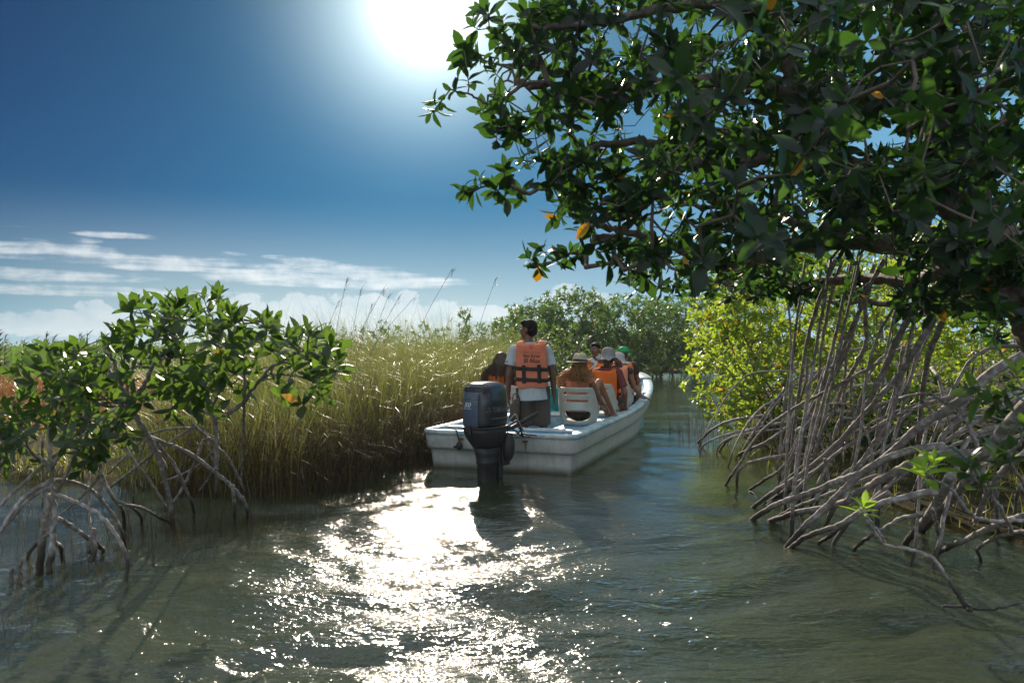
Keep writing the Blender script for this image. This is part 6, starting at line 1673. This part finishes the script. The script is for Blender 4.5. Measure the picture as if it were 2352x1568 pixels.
# ---- the IK vest, arm out on the gunwale
p_ = W(3.92, .50, .50)
ik, j, o, Rm = person('person in a pale brimmed hat and orange vest marked IK, right hand on the gunwale', p_, -rH, 'skin_mid', (-.1, 1, -.1),
    dict(head=(-.01, .10, .615), neck=(0, -.01, .52), shR=(.172, -.02, .475), elR=(.235, .05, .235), wrR=(.335, .16, .085)), 1.02, hR=((.9, .45, -.25), (0, -.1, -1), .35))
blob('top', shirt_parts(j, .0), M['darkcloth'], ik, .010, 2)
sunhat(ik, o, Rm, M['palehat'], 'sun_hat', 1.0, seed=6)
write = vest(ik, M['vest_pale'], .11, .53, (.175, .175), yb=-.13, yfwd=.12, th=.05)
write('IK', .075, .085, .375, M['ink_faint'], .0002, .08)
MB().add(*tube(np.array([j['wrR'] + nrmz(A_(.9, .45, -.25))*(-.012) + .027*(math.cos(a)*A_(.45, -.9, 0) + math.sin(a)*A_(0, 0, 1)) for a in np.linspace(0, 6.28, 14)]), .004, 5)).build('bracelet', M['decal'], ik)

# ---- green cap near the bow
p_ = W(4.86, .40, .55)
gc, j, o, Rm = person('person in a bright green cap and orange vest with black straps, nearest the bow', p_, -rH - R(6), 'skin_mid', (.3, 1, -.1), dict(head=(.0, .0, .665)), 1.03)
blob('shirt', shirt_parts(j, .5), M['darkcloth'], gc, .010, 2)
capp = revolve([(0, .098), (.035, .096), (.062, .082), (.080, .055), (.088, .02), (.089, .0)], 32); V, Q = capp; V[:, 1] *= 1.12; cb2 = MB().add(V @ Rm.T + o(0, -.012, .022), Q); co_ = cb2.build('cap', M['greencap'], gc); solidify(co_, .004, 0)
V = np.array([(x, .085 + (.075*(1-(x/.075)**2))*t_, -.0 - .02*t_ - .8*x*x) for t_ in (0, .5, 1) for x in np.linspace(-.072, .072, 9)]); MB().add(V @ Rm.T + o(0, -.012, .022), np.array([(i*9+k, i*9+k+1, (i+1)*9+k+1, (i+1)*9+k) for i in range(2) for k in range(8)])).build('cap_peak', M['greencap'], gc)
blob('hair', [sphere(o(0, -.03, -.01), A_(.076, .08, .08), 16, 10, Rm)], M['hair_brown'], gc, .009, 2)
vest(gc, M['vest_hot'], .11, .50, (.19, .19), yb=-.13, yfwd=.12, th=.05, straps=True)

# ---- the man facing aft
p_ = W(5.35, -.20, .59)
fm, j, o, Rm = person('dark-haired man in an orange vest facing back toward the camera from the bow', p_, -rH + R(180), 'skin_dark', (.12, 1, -.05), dict(head=(.0, .03, .69)), 1.03)
blob('shirt', shirt_parts(j, .7), M['shirt'], fm, .010, 2)
blob('hair', [sphere(o(0, -.02, .045), A_(.080, .092, .082), 18, 12, Rm), sphere(o(0, .035, .088), A_(.062, .045, .028), 12, 8, Rm), sphere(o(0, -.05, -.01), A_(.070, .055, .07), 14, 8, Rm)], M['hair_black'], fm, .007, 2)
for sx in (1, -1):
    ey = MB().add(*sphere(o(sx*.031, .078, .008), .011, 12, 8)).build('eye', M['decal'], fm); MB().add(*sphere(o(sx*.031, .086, .008), .0052, 10, 6)).build('pupil', M['black'], ey)
    MB().add(*tube(catmull([o(sx*.014, .089, .030), o(sx*.032, .090, .036), o(sx*.052, .080, .030)], 4), .004, 6)).build('eyebrow', M['hair_black'], fm)
MB().add(*tube(catmull([o(-.022, .088, -.056), o(0, .094, -.0555), o(.022, .088, -.056)], 5), .0018, 5)).build('lips', M['maroon'], fm)
vest(fm, M['vest_hot'], .11, .50, (.18, .18), yb=-.13, yfwd=.13, th=.05)

# ---- teal towel over the middle chair
tw_ = empty('teal_towel', tuple(W(2.62, -.12, .38)), -rH)
def towel():
    n, m = 22, 26; V = []
    for i in range(m):
        t_ = i/(m-1)
        for k in range(n):
            u_ = k/(n-1) - .5
            z = .40 - .52*t_ ; y = .06 + .05*math.sin(t_*2.5) - .10*t_ + .022*math.sin(u_*26 + 2*t_) + .012*math.sin(u_*13 - 5*t_)
            x = u_*(.16 + .22*math.sin(min(1, t_*1.6)*1.5)) + .05*(1-t_)*0
            V.append((x, -y, z))
    return np.array(V), np.array([(i*n+k, i*n+k+1, (i+1)*n+k+1, (i+1)*n+k) for i in range(m-1) for k in range(n-1)])
o_ = MB().add(*towel()).build('towel_cloth', M['teal'], tw_); solidify(o_, .006, 0); subsurf(o_, 1)
tag(tw_, 'teal towel hanging over a chair between the guide and the straw hat', 'towel')

# ------------------------------------------------------------------ moist morning air
hm = bpy.data.materials.new('haze_air'); hm.use_nodes = True
hm.node_tree.nodes.clear(); t = NT(hm.node_tree)
pv = t.n('ShaderNodeVolumePrincipled'); pv.inputs['Color'].default_value = (0.80, 0.92, 1.0, 1); pv.inputs['Density'].default_value = 0.0005; pv.inputs['Anisotropy'].default_value = 0.3
ho_ = t.n('ShaderNodeOutputMaterial'); t.link(pv.outputs[0], ho_.inputs['Volume'])
V, Q = box((0, 265, 5.0), (1200, 670, 14.0))
hz_o = MB().add(V, Q).build('haze', hm, None, False); tag(hz_o, 'thin warm haze in the air over the channel', 'haze', kind='stuff')
